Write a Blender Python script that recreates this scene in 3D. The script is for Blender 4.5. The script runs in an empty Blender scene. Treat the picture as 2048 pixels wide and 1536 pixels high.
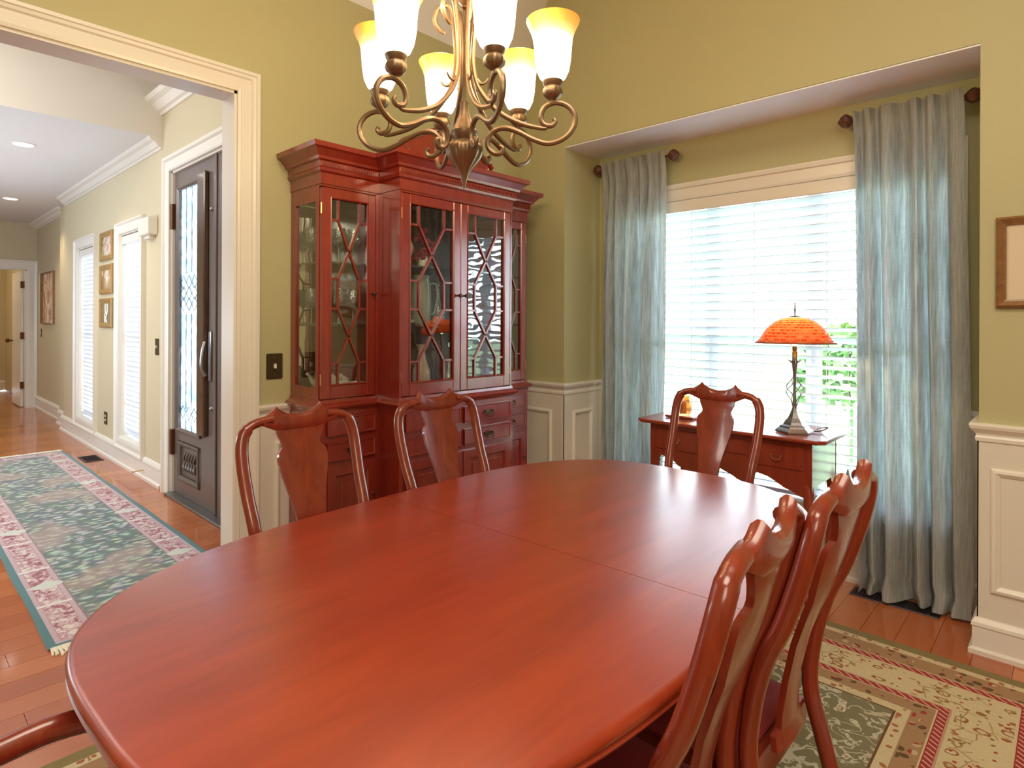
import bpy, math, random
from mathutils import Matrix, Vector
PI = math.pi
rnd = random.Random(7)
S = bpy.context.scene
C = S.collection

# ---------------------------------------------------------------- camera, world, lights, exposure
cam_d = bpy.data.cameras.new('camera')
cam_d.sensor_width = 36.0
cam_d.lens = 1199.4 / 2048 * 36
cam_d.shift_y = -(768 - 642.4) / 2048
cam_d.clip_start = 0.02
cam = bpy.data.objects.new('camera', cam_d)
C.objects.link(cam)
cam.matrix_world = (Matrix.Translation((0, 0, 1.315)) @ Matrix.Rotation(math.radians(43.2677), 4, 'Z')
                    @ Matrix.Rotation(math.radians(90), 4, 'X') @ Matrix.Rotation(math.radians(0.2346), 4, 'Z'))
S.camera = cam

world = bpy.data.worlds.new('world'); S.world = world; world.use_nodes = True
bg = world.node_tree.nodes['Background']
bg.inputs[0].default_value = (0.80, 0.90, 1.0, 1)
bg.inputs[1].default_value = 16.0

def area(name, loc, rot, sx, sy, power, col):
    d = bpy.data.lights.new(name, 'AREA'); d.shape = 'RECTANGLE'; d.size = sx; d.size_y = sy
    d.energy = power; d.color = col
    o = bpy.data.objects.new(name, d); C.objects.link(o); o.location = loc; o.rotation_euler = rot
    return o
# soft warm fill lamps added above and behind the camera to brighten the dining room
area('dining_fill_light', (0.3, 0.2, 3.6), (0, 0, 0), 1.6, 1.6, 80, (1.0, 0.86, 0.68))
area('rear_fill_light', (1.2, -1.2, 2.4), (math.radians(60), 0, math.radians(43)), 1.2, 1.2, 30, (1.0, 0.86, 0.68))
area('hall_daylight', (-6.6, -1.7, 1.5), (math.radians(128), 0, 0), 3.0, 1.6, 150, (0.72, 0.86, 1.0))
area('foyer_fill_light', (-4.2, -0.6, 2.9), (math.radians(35), 0, math.radians(50)), 1.4, 1.4, 62, (1.0, 0.92, 0.82))  # added out of view to lift the foyer, stands for no fixture

S.view_settings.view_transform = 'Standard'
S.view_settings.look = 'None'
S.view_settings.exposure = 0.0
S.view_settings.gamma = 1.0
S.view_settings.use_curve_mapping = False
S.cycles.use_denoising = True
S.cycles.max_bounces = 8
S.cycles.transparent_max_bounces = 24
S.cycles.caustics_reflective = False
S.cycles.caustics_refractive = False
S.cycles.sample_clamp_indirect = 6.0

# ---------------------------------------------------------------- materials
def new_mat(name):
    m = bpy.data.materials.new(name); m.use_nodes = True
    nt = m.node_tree
    return m, nt, nt.nodes['Principled BSDF'], nt.nodes['Material Output']

class NB:
    """tiny node builder"""
    def __init__(s, nt): s.nt = nt
    def n(s, t, **kw):
        x = s.nt.nodes.new(t)
        for k, v in kw.items(): setattr(x, k, v)
        return x
    def put(s, sock, v):
        if v is None: return
        if hasattr(v, 'is_output') or hasattr(v, 'links'): s.nt.links.new(v, sock)
        else:
            try: sock.default_value = v
            except Exception: sock.default_value = (*v, 1)
    def m(s, op, a, b=None, c=None, clamp=False):
        x = s.n('ShaderNodeMath', operation=op, use_clamp=clamp)
        s.put(x.inputs[0], a); s.put(x.inputs[1], b); s.put(x.inputs[2], c)
        return x.outputs[0]
    def mix(s, f, a, b, blend='MIX'):
        x = s.n('ShaderNodeMix', data_type='RGBA', blend_type=blend)
        s.put(x.inputs[0], f); s.put(x.inputs[6], a if hasattr(a, 'links') else (*a, 1)); s.put(x.inputs[7], b if hasattr(b, 'links') else (*b, 1))
        return x.outputs[2]
    def noise(s, vec, scale, detail=2, rough=0.5, dist=0.0):
        x = s.n('ShaderNodeTexNoise'); s.put(x.inputs['Vector'], vec)
        x.inputs['Scale'].default_value = scale; x.inputs['Detail'].default_value = detail
        x.inputs['Roughness'].default_value = rough; x.inputs['Distortion'].default_value = dist
        return x.outputs[0]
    def vor(s, vec, scale, feature='F1', out=0, rand=1.0):
        x = s.n('ShaderNodeTexVoronoi', feature=feature); s.put(x.inputs['Vector'], vec)
        x.inputs['Scale'].default_value = scale; x.inputs['Randomness'].default_value = rand
        return x.outputs[out]
    def wave(s, vec, scale, dist=0, det=1, dscale=1, dirn='X', typ='BANDS'):
        x = s.n('ShaderNodeTexWave', wave_type=typ)
        if typ == 'BANDS': x.bands_direction = dirn
        s.put(x.inputs['Vector'], vec); x.inputs['Scale'].default_value = scale
        x.inputs['Distortion'].default_value = dist; x.inputs['Detail'].default_value = det
        x.inputs['Detail Scale'].default_value = dscale
        return x.outputs[0]
    def pos(s): return s.n('ShaderNodeNewGeometry').outputs['Position']
    def xyz(s, v):
        x = s.n('ShaderNodeSeparateXYZ'); s.put(x.inputs[0], v); return x.outputs
    def mapv(s, v, loc=(0, 0, 0), scale=(1, 1, 1), rot=(0, 0, 0)):
        x = s.n('ShaderNodeMapping'); s.put(x.inputs[0], v)
        x.inputs[1].default_value = loc; x.inputs[2].default_value = rot; x.inputs[3].default_value = scale
        return x.outputs[0]
    def ramp(s, f, stops, interp='LINEAR'):
        x = s.n('ShaderNodeValToRGB'); s.put(x.inputs[0], f); cr = x.color_ramp; cr.interpolation = interp
        while len(cr.elements) < len(stops): cr.elements.new(0.5)
        for e, (p, c) in zip(cr.elements, stops): e.position = p; e.color = (*c, 1)
        return x.outputs[0]
    def bump(s, h, strength, dist=0.01):
        x = s.n('ShaderNodeBump'); s.put(x.inputs['Height'], h)
        x.inputs['Strength'].default_value = strength; x.inputs['Distance'].default_value = dist
        return x.outputs[0]

def plain(name, col, rough=0.5, metal=0.0, coat=0.0, var=0.06, vs=6.0, bump=0.0, bs=200, spec=0.5):
    m, nt, b, out = new_mat(name); k = NB(nt); p = k.pos()
    lo = tuple(c * (1 - var) for c in col); hi = tuple(min(1, c * (1 + var)) for c in col)
    nt.links.new(k.mix(k.noise(p, vs, 3), lo, hi), b.inputs['Base Color'])
    b.inputs['Roughness'].default_value = rough; b.inputs['Metallic'].default_value = metal
    b.inputs['Coat Weight'].default_value = coat; b.inputs['Coat Roughness'].default_value = 0.12
    b.inputs['Specular IOR Level'].default_value = spec
    if bump: nt.links.new(k.bump(k.noise(p, bs, 2), bump, 0.002), b.inputs['Normal'])
    return m

def wood(name, c1, c2, rough=0.3, coat=0.3, axis=(1, 8, 8), scale=3.0, crough=0.1, bump=0.05, obj=False):
    m, nt, b, out = new_mat(name); k = NB(nt)
    p = k.n('ShaderNodeTexCoord').outputs['Object'] if obj else k.pos()
    v = k.mapv(p, scale=axis)
    g = k.noise(v, scale, 5, 0.6, 0.8)
    g2 = k.noise(v, scale * 6, 3, 0.6)
    f = k.m('ADD', k.m('MULTIPLY', g, 0.75), k.m('MULTIPLY', g2, 0.25))
    col = k.ramp(f, [(0.3, c1), (0.7, c2)])
    nt.links.new(col, b.inputs['Base Color'])
    b.inputs['Roughness'].default_value = rough
    b.inputs['Coat Weight'].default_value = coat; b.inputs['Coat Roughness'].default_value = crough
    nt.links.new(k.bump(g2, bump, 0.001), b.inputs['Normal'])
    return m

M = {}
M['wall'] = plain('khaki_green_paint', (0.45, 0.425, 0.235), 0.55, var=0.03, vs=2, bump=0.12)
M['hallwall'] = plain('beige_wall_paint', (0.58, 0.50, 0.34), 0.6, var=0.03, vs=2, bump=0.1)
M['ceil'] = plain('white_ceiling_paint', (0.74, 0.75, 0.76), 0.7, var=0.02)
M['header'] = plain('cream_header_paint', (0.74, 0.70, 0.62), 0.7, var=0.02)
M['trim'] = plain('white_trim_paint', (0.76, 0.73, 0.67), 0.32, var=0.015)
M['wains'] = plain('wainscot_paint', (0.70, 0.66, 0.59), 0.4, var=0.02)
M['blind'] = None
M['table'] = wood('cherry_table_wood', (0.24, 0.024, 0.008), (0.37, 0.046, 0.013), 0.32, 0.7, (8, 1, 8), 1.6, 0.26, 0.03)
M['mahog'] = wood('mahogany', (0.20, 0.026, 0.012), (0.32, 0.050, 0.020), 0.30, 0.5, (6, 6, 1), 3.0, 0.14)
M['cab'] = wood('cabinet_mahogany', (0.19, 0.016, 0.010), (0.28, 0.030, 0.016), 0.26, 1.0, (5, 5, 1), 3.0, 0.17)
M['cabin'] = wood('cabinet_inside_wood', (0.16, 0.03, 0.015), (0.22, 0.045, 0.02), 0.4, 0.2, (5, 5, 1), 3.0)
M['chair'] = wood('chair_mahogany', (0.15, 0.017, 0.008), (0.26, 0.036, 0.014), 0.26, 0.6, (7, 7, 1), 4.0, 0.12, obj=True)
M['chairlt'] = M['chair']
M['seat'] = plain('dark_red_seat_fabric', (0.22, 0.012, 0.014), 0.75, var=0.2, vs=80, bump=0.3, bs=400)
M['bronze'] = plain('aged_bronze', (0.24, 0.155, 0.09), 0.40, 0.75, 0.1, var=0.25, vs=30)
M['darkbronze'] = plain('dark_bronze', (0.10, 0.06, 0.035), 0.45, 0.8, var=0.25, vs=40)
M['brass'] = plain('brass', (0.62, 0.45, 0.18), 0.3, 0.95, var=0.1)
M['pewter'] = plain('pewter_metal', (0.30, 0.29, 0.30), 0.35, 0.9, var=0.2, vs=40)
M['doorpaint'] = plain('dark_door_finish', (0.13, 0.10, 0.088), 0.35, 0.0, 0.3, var=0.15, vs=20)
M['hinge'] = plain('brown_hinge', (0.13, 0.05, 0.02), 0.4, 0.6)
M['plastic'] = plain('white_plastic', (0.78, 0.74, 0.66), 0.4)
M['bswitch'] = plain('bronze_plate', (0.10, 0.075, 0.04), 0.35, 0.7, var=0.2, vs=60)
M['ceramic'] = plain('cream_ceramic', (0.80, 0.74, 0.62), 0.15, 0, 0.5)
M['pinkcer'] = plain('pink_ceramic', (0.72, 0.45, 0.35), 0.2, 0, 0.5, var=0.25, vs=25)
M['redflower'] = plain('dark_red_petals', (0.28, 0.012, 0.03), 0.6, var=0.3, vs=60)
M['vent'] = plain('dark_vent_metal', (0.05, 0.035, 0.045), 0.35, 0.7)
M['fringe'] = plain('cream_fringe', (0.75, 0.69, 0.54), 0.9, var=0.1, vs=60)
M['goldframe'] = wood('gold_frame_wood', (0.28, 0.16, 0.05), (0.42, 0.26, 0.09), 0.4, 0.3, (4, 4, 4), 8)
M['brownframe'] = wood('brown_frame_wood', (0.17, 0.075, 0.025), (0.30, 0.15, 0.055), 0.4, 0.3, (4, 4, 4), 8)
M['matte'] = plain('cream_mat_board', (0.66, 0.56, 0.42), 0.8, var=0.04)
M['rodbrown'] = plain('carved_brown_resin', (0.11, 0.035, 0.02), 0.4, 0.1, 0.3, var=0.4, vs=90, bump=0.6, bs=120)
M['whiteprint'] = plain('white_print', (0.8, 0.78, 0.72), 0.7)
M['leafgreen'] = plain('shrub_green', (0.10, 0.22, 0.06), 0.7, var=0.5, vs=8)
M['lawn'] = plain('lawn', (0.17, 0.24, 0.13), 0.9, var=0.4, vs=3)
M['sashwhite'] = plain('sash_vinyl', (0.80, 0.86, 0.92), 0.4, var=0.02)

def floor_mat():
    m, nt, b, out = new_mat('cherry_floor_wood'); k = NB(nt)
    p = k.pos(); r = k.n('ShaderNodeObjectInfo').outputs['Random']
    comb = k.n('ShaderNodeCombineXYZ'); k.put(comb.inputs[0], k.m('MULTIPLY', r, 37.0)); k.put(comb.inputs[1], k.m('MULTIPLY', r, 11.0))
    add = k.n('ShaderNodeVectorMath', operation='ADD'); k.put(add.inputs[0], p); k.put(add.inputs[1], comb.outputs[0])
    g = k.noise(k.mapv(add.outputs[0], scale=(16, 1.6, 1)), 2.2, 5, 0.6, 1.0)
    base = k.ramp(r, [(0.0, (0.38, 0.09, 0.024)), (0.4, (0.50, 0.145, 0.042)), (0.75, (0.58, 0.20, 0.065)), (1.0, (0.43, 0.11, 0.03))])
    col = k.mix(k.m('MULTIPLY', g, 0.75), base, k.mix(0.45, base, (0.16, 0.035, 0.01), 'MIX'))
    nt.links.new(col, b.inputs['Base Color'])
    b.inputs['Roughness'].default_value = 0.22
    b.inputs['Coat Weight'].default_value = 0.5; b.inputs['Coat Roughness'].default_value = 0.08
    return m
M['floor'] = floor_mat()

def thin_glass(name, tint=(0.95, 0.98, 0.97), refl=1.0, bump=0.0, bs=20, rough=0.0, base=0.04, stretch=(1, 1, 1)):
    m, nt, b, out = new_mat(name); k = NB(nt); nt.nodes.remove(b)
    tr = k.n('ShaderNodeBsdfTransparent'); tr.inputs[0].default_value = (*tint, 1)
    gl = k.n('ShaderNodeBsdfGlossy'); gl.inputs['Roughness'].default_value = rough
    fr = k.n('ShaderNodeLayerWeight'); fr.inputs[0].default_value = 0.5
    if bump:
        bn = k.bump(k.noise(k.mapv(k.pos(), scale=stretch), bs, 1), bump, 0.01)
        nt.links.new(bn, gl.inputs['Normal']); nt.links.new(bn, fr.inputs['Normal'])
    f = k.m('ADD', k.m('MULTIPLY', k.m('POWER', fr.outputs[1], 4.0), 0.9), base * refl, clamp=True)
    mx = k.n('ShaderNodeMixShader'); nt.links.new(f, mx.inputs[0])
    nt.links.new(tr.outputs[0], mx.inputs[1]); nt.links.new(gl.outputs[0], mx.inputs[2])
    nt.links.new(mx.outputs[0], out.inputs[0])
    return m
M['pane'] = thin_glass('window_glass')
M['cabglass'] = thin_glass('cabinet_door_glass', (0.93, 0.96, 0.95), 1.5, 0.10, 1.0, base=0.05, stretch=(1, 8, 13))
M['crystal'] = thin_glass('crystal', (0.86, 0.9, 0.9), 3.0, 0.6, 90, 0.02, base=0.10)
M['shelfglass'] = thin_glass('shelf_glass', (0.72, 0.82, 0.78), 2.0, base=0.1)

def mirror_mat():
    m, nt, b, out = new_mat('mirror_back'); k = NB(nt)
    b.inputs['Base Color'].default_value = (0.82, 0.85, 0.84, 1); b.inputs['Metallic'].default_value = 1
    b.inputs['Roughness'].default_value = 0.01
    w = k.noise(k.mapv(k.pos(), scale=(1, 3.2, 7.0)), 2.6, 1, 0.4)
    nt.links.new(k.bump(w, 0.12, 0.010), b.inputs['Normal'])
    return m
M['mirror'] = mirror_mat()

def translucent(name, col, tcol, fac, rough=0.8, weave=0.0):
    m, nt, b, out = new_mat(name); k = NB(nt)
    p = k.pos()
    b.inputs['Base Color'].default_value = (*col, 1); b.inputs['Roughness'].default_value = rough
    tl = k.n('ShaderNodeBsdfTranslucent'); tl.inputs[0].default_value = (*tcol, 1)
    if weave:
        s1 = k.noise(k.mapv(p, scale=(190, 14, 7)), 1.0, 3, 0.6)
        s2 = k.noise(k.mapv(p, scale=(16, 4, 330)), 1.0, 3, 0.6)
        f = k.m('ADD', k.m('MULTIPLY', s1, 0.8), k.m('MULTIPLY', s2, 0.2))
        nt.links.new(k.ramp(f, [(0.38, tuple(c * (1 - weave) for c in tcol)), (0.62, tuple(min(1, c * (1 + weave)) for c in tcol))]), tl.inputs[0])
        nt.links.new(k.ramp(f, [(0.35, tuple(c * (1 - weave * .4) for c in col)), (0.65, tuple(min(1, c * (1 + weave * .4)) for c in col))]), b.inputs['Base Color'])
        nt.links.new(k.bump(f, 0.25, 0.002), b.inputs['Normal'])
    mx = k.n('ShaderNodeMixShader'); mx.inputs[0].default_value = fac
    nt.links.new(b.outputs[0], mx.inputs[1]); nt.links.new(tl.outputs[0], mx.inputs[2])
    nt.links.new(mx.outputs[0], out.inputs[0])
    return m
M['blind'] = translucent('white_blind_slat', (0.84, 0.88, 0.95), (0.78, 0.87, 0.98), 0.10, 0.4)
M['curtain'] = translucent('blue_grey_linen', (0.42, 0.44, 0.43), (0.52, 0.58, 0.62), 0.36, 0.9, 0.35)
M['doorglass'] = None
def door_glass():
    m, nt, b, out = new_mat('rippled_door_glass'); k = NB(nt); nt.nodes.remove(b)
    p = k.pos()
    tl = k.n('ShaderNodeBsdfTranslucent'); tr = k.n('ShaderNodeBsdfTransparent'); gl = k.n('ShaderNodeBsdfGlossy')
    w = k.noise(k.mapv(p, scale=(22, 1, 7)), 1.6, 4, 0.7, 1.5)
    v = k.vor(k.mapv(p, scale=(1, 1, 0.6)), 26)
    f = k.m('ADD', k.m('MULTIPLY', w, 0.7), k.m('MULTIPLY', v, 0.5))
    c = k.ramp(f, [(0.30, (0.95, 0.98, 1)), (0.50, (0.80, 0.88, 0.95)), (0.66, (0.36, 0.46, 0.54))])
    nt.links.new(c, tl.inputs[0]); nt.links.new(c, tr.inputs[0])
    gl.inputs['Roughness'].default_value = 0.1
    nt.links.new(k.bump(f, 0.6, 0.01), gl.inputs['Normal'])
    a = k.n('ShaderNodeMixShader'); a.inputs[0].default_value = 0.25
    nt.links.new(tl.outputs[0], a.inputs[1]); nt.links.new(tr.outputs[0], a.inputs[2])
    a2 = k.n('ShaderNodeMixShader'); a2.inputs[0].default_value = 0.08
    nt.links.new(a.outputs[0], a2.inputs[1]); nt.links.new(gl.outputs[0], a2.inputs[2])
    nt.links.new(a2.outputs[0], out.inputs[0])
    return m
M['doorglass'] = door_glass()

def shade_mat(z0, z1):
    m, nt, b, out = new_mat('lit_amber_frosted_glass'); k = NB(nt)
    z = k.xyz(k.n('ShaderNodeTexCoord').outputs['Object'])[2]
    f = k.m('DIVIDE', k.m('SUBTRACT', z, z0), z1 - z0)
    col = k.ramp(f, [(0.0, (1.0, 0.90, 0.66)), (0.5, (1.0, 0.93, 0.74)), (0.70, (1.0, 0.80, 0.36)), (0.86, (1.0, 0.52, 0.10)), (1.0, (0.95, 0.42, 0.06))])
    st = k.ramp(f, [(0.0, (0.55,) * 3), (0.25, (1,) * 3), (0.58, (0.8,) * 3), (0.74, (0.16,) * 3), (1.0, (0.085,) * 3)])
    nt.links.new(col, b.inputs['Base Color']); nt.links.new(col, b.inputs['Emission Color'])
    nt.links.new(k.m('MULTIPLY', st, 5.0), b.inputs['Emission Strength'])
    b.inputs['Roughness'].default_value = 0.25
    return m
def emit(name, col, st):
    m, nt, b, out = new_mat(name)
    b.inputs['Base Color'].default_value = (*col, 1); b.inputs['Emission Color'].default_value = (*col, 1)
    b.inputs['Emission Strength'].default_value = st
    return m
M['bulb'] = emit('lit_bulb', (1.0, 0.86, 0.6), 12)
M['downlight'] = emit('lit_downlight', (1.0, 0.97, 0.88), 9)

# rugs ------------------------------------------------
def dist_to_edge(k, p, x0, x1, y0, y1):
    o = k.xyz(p)
    a = k.m('MINIMUM', k.m('SUBTRACT', o[0], x0), k.m('SUBTRACT', x1, o[0]))
    b = k.m('MINIMUM', k.m('SUBTRACT', o[1], y0), k.m('SUBTRACT', y1, o[1]))
    return k.m('MINIMUM', a, b), a, b, o

RX0, RX1, RY0, RY1 = -2.20, 0.07, -0.40, 2.87
def dining_rug_mat():
    m, nt, b, out = new_mat('persian_dining_rug'); k = NB(nt); p = k.pos()
    D, a, bb, o = dist_to_edge(k, p, RX0, RX1, RY0, RY1)
    W = 0.6
    cr = (0.62, 0.53, 0.33); tan = (0.36, 0.22, 0.12); red = (0.33, 0.015, 0.025); ol = (0.22, 0.18, 0.08); fld = (0.19, 0.185, 0.11)
    stops = [(0, ol), (.05 / W, cr), (.08 / W, tan), (.165 / W, cr), (.171 / W, red), (.20 / W, cr), (.37 / W, (0.5, .3, .22)), (.376 / W, red), (.404 / W, cr), (.41 / W, tan), (.47 / W, cr), (.508 / W, (0.12, .05, .03)), (.514 / W, fld)]
    base = k.ramp(k.m('DIVIDE', D, W), stops, 'CONSTANT')
    def band(lo, hi): return k.m('MULTIPLY', k.m('GREATER_THAN', D, lo), k.m('LESS_THAN', D, hi))
    # wavy domain
    nz = k.n('ShaderNodeTexNoise'); k.put(nz.inputs['Vector'], p); nz.inputs['Scale'].default_value = 14; nz.inputs['Detail'].default_value = 2
    wv = k.n('ShaderNodeVectorMath', operation='MULTIPLY_ADD'); k.put(wv.inputs[0], nz.outputs[1]); wv.inputs[1].default_value = (0.035,) * 3; k.put(wv.inputs[2], p)
    q = wv.outputs[0]
    # leaf outline motifs in the wide cream border
    v1 = k.vor(k.mapv(q, scale=(1, 1.5, 0)), 17, 'F1')
    ring = k.m('MULTIPLY', k.m('GREATER_THAN', v1, 0.24), k.m('LESS_THAN', v1, 0.37))
    nmask = k.m('GREATER_THAN', k.noise(p, 9, 2), 0.42)
    c1 = k.mix(k.noise(p, 11, 1), (0.30, 0.19, 0.07), (0.30, 0.05, 0.04))
    col = k.mix(k.m('MULTIPLY', k.m('MULTIPLY', ring, nmask), band(.21, .36)), base, c1)
    stem = k.m('LESS_THAN', k.vor(q, 13, 'DISTANCE_TO_EDGE'), 0.022)
    col = k.mix(k.m('MULTIPLY', k.m('MULTIPLY', stem, band(.215, .355)), k.m('GREATER_THAN', k.noise(p, 5, 1), 0.5)), col, (0.34, 0.24, 0.10))
    dot = k.m('LESS_THAN', k.vor(q, 34, 'F1'), 0.20)
    col = k.mix(k.m('MULTIPLY', dot, band(.22, .35)), col, k.ramp(k.noise(p, 17, 1), [(0.45, (0.34, 0.03, 0.03)), (0.52, (0.18, 0.17, 0.08))], 'CONSTANT'))
    # diagonal dashes in red guards
    diag = k.m('ADD', k.m('ADD', o[0], o[1]), k.m('MULTIPLY', k.m('SUBTRACT', a, bb), 0.0))
    saw = k.m('FRACT', k.m('MULTIPLY', k.m('ADD', k.m('MULTIPLY', o[0], 1.0), k.m('MULTIPLY', o[1], 1.35)), 30.0))
    dash = k.m('LESS_THAN', saw, 0.28)
    gmask = k.m('ADD', band(.173, .198), band(.379, .402), clamp=True)
    col = k.mix(k.m('MULTIPLY', dash, gmask), col, (0.62, 0.42, 0.34))
    # tan bands
    tm = k.m('ADD', band(.084, .161), band(.414, .466), clamp=True)
    v3 = k.vor(q, 25, 'F1')
    col = k.mix(k.m('MULTIPLY', tm, k.m('LESS_THAN', v3, 0.33)), col, k.ramp(k.noise(p, 13, 1), [(0.4, (0.10, 0.06, 0.035)), (0.5, (0.36, 0.03, 0.03)), (0.58, (0.55, 0.42, 0.27))], 'CONSTANT'))
    # cream thin bands
    cm = k.m('ADD', band(.052, .078), band(.473, .505), clamp=True)
    col = k.mix(k.m('MULTIPLY', cm, k.m('LESS_THAN', k.vor(q, 34, 'F1'), 0.30)), col, (0.36, 0.12, 0.07))
    # field
    fm = k.m('GREATER_THAN', D, 0.516)
    fn = k.noise(q, 16, 3, 0.55, 1.2)
    fcol = k.ramp(fn, [(0.0, fld), (0.545, fld), (0.555, (0.52, 0.53, 0.40)), (0.62, (0.66, 0.62, 0.46)), (0.64, (0.22, 0.05, 0.03)), (0.66, (0.5, 0.45, 0.3))], 'CONSTANT')
    f2 = k.m('LESS_THAN', k.m('ABSOLUTE', k.m('SUBTRACT', k.noise(q, 10, 1, 0.5, 0.6), 0.5)), 0.014)
    fcol = k.mix(f2, fcol, (0.55, 0.55, 0.44))
    col = k.mix(fm, col, fcol)
    col = k.mix(k.m('MULTIPLY', k.noise(p, 90, 2), 0.35), col, (0.25, 0.17, 0.1))
    nt.links.new(col, b.inputs['Base Color']); b.inputs['Roughness'].default_value = 0.95
    b.inputs['Specular IOR Level'].default_value = 0.1
    nt.links.new(k.bump(k.noise(p, 300, 2), 0.4, 0.003), b.inputs['Normal'])
    return m
M['rug'] = dining_rug_mat()
UX0, UX1, UY0, UY1 = -7.36, -2.96, 0.475, 1.29
def runner_mat():
    m, nt, b, out = new_mat('floral_foyer_runner'); k = NB(nt); p = k.pos()
    D, a, bb, o = dist_to_edge(k, p, UX0, UX1, UY0, UY1)
    teal = (0.05, 0.15, 0.17); pink = (0.42, 0.22, 0.24); lav = (0.44, 0.32, 0.36)
    base = k.ramp(k.m('DIVIDE', D, 0.3), [(0, teal), (.028 / .3, lav), (.045 / .3, pink), (.145 / .3, lav), (.163 / .3, (0.30, .14, .15)), (.168 / .3, (0.14, .17, .16))], 'CONSTANT')
    def band(lo, hi): return k.m('MULTIPLY', k.m('GREATER_THAN', D, lo), k.m('LESS_THAN', D, hi))
    nz = k.n('ShaderNodeTexNoise'); k.put(nz.inputs['Vector'], p); nz.inputs['Scale'].default_value = 10; nz.inputs['Detail'].default_value = 2
    wv = k.n('ShaderNodeVectorMath', operation='MULTIPLY_ADD'); k.put(wv.inputs[0], nz.outputs[1]); wv.inputs[1].default_value = (0.05,) * 3; k.put(wv.inputs[2], p)
    q = wv.outputs[0]
    pn = k.noise(q, 26, 3, 0.6, 1.0)
    pc = k.ramp(pn, [(0.0, (0.24, 0.05, 0.08)), (0.43, (0.40, 0.19, 0.22)), (0.50, (0.50, 0.36, 0.38)), (0.58, (0.62, 0.55, 0.50))], 'CONSTANT')
    col = k.mix(band(.050, .142), base, pc)
    # cartouche dividers across the border
    fr = k.m('FRACT', k.m('MULTIPLY', o[0], 1.9))
    dv = k.m('MULTIPLY', k.m('LESS_THAN', k.m('ABSOLUTE', k.m('SUBTRACT', fr, 0.5)), 0.022), band(.03, .16))
    col = k.mix(dv, col, (0.62, 0.60, 0.55))
    fr2 = k.m('FRACT', k.m('MULTIPLY', o[0], 0.95))
    lens = k.m('MULTIPLY', k.m('LESS_THAN', k.m('ADD', k.m('MULTIPLY', k.m('ABSOLUTE', k.m('SUBTRACT', fr2, 0.5)), 1.6), k.m('ABSOLUTE', k.m('SUBTRACT', D, 0.11))), 0.085), band(.03, .2))
    col = k.mix(lens, col, (0.52, 0.55, 0.5))
    fm = k.m('GREATER_THAN', D, 0.170)
    leaf = k.vor(k.mapv(q, scale=(1.0, 0.55, 1)), 30, 'F1', 0)
    rc = k.vor(k.mapv(q, scale=(1.0, 0.55, 1)), 30, 'F1', 1)
    lc = k.ramp(leaf, [(0.0, (0.46, 0.50, 0.44)), (0.33, (0.34, 0.39, 0.35)), (0.45, (0.15, 0.20, 0.19)), (0.6, (0.09, 0.13, 0.13))])
    lc = k.mix(0.18, lc, rc, 'OVERLAY')
    blo = k.ramp(k.noise(p, 2.3, 2), [(0.52, (0, 0, 0)), (0.60, (1, 1, 1))])
    lc = k.mix(k.m('MULTIPLY', blo, 0.5), lc, (0.42, 0.28, 0.24))
    col = k.mix(fm, col, lc)
    nt.links.new(col, b.inputs['Base Color']); b.inputs['Roughness'].default_value = 0.85
    b.inputs['Sheen Weight'].default_value = 0.4; b.inputs['Sheen Roughness'].default_value = 0.4
    nt.links.new(k.bump(k.noise(p, 260, 2), 0.5, 0.003), b.inputs['Normal'])
    return m
M['runner'] = runner_mat()

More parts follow.
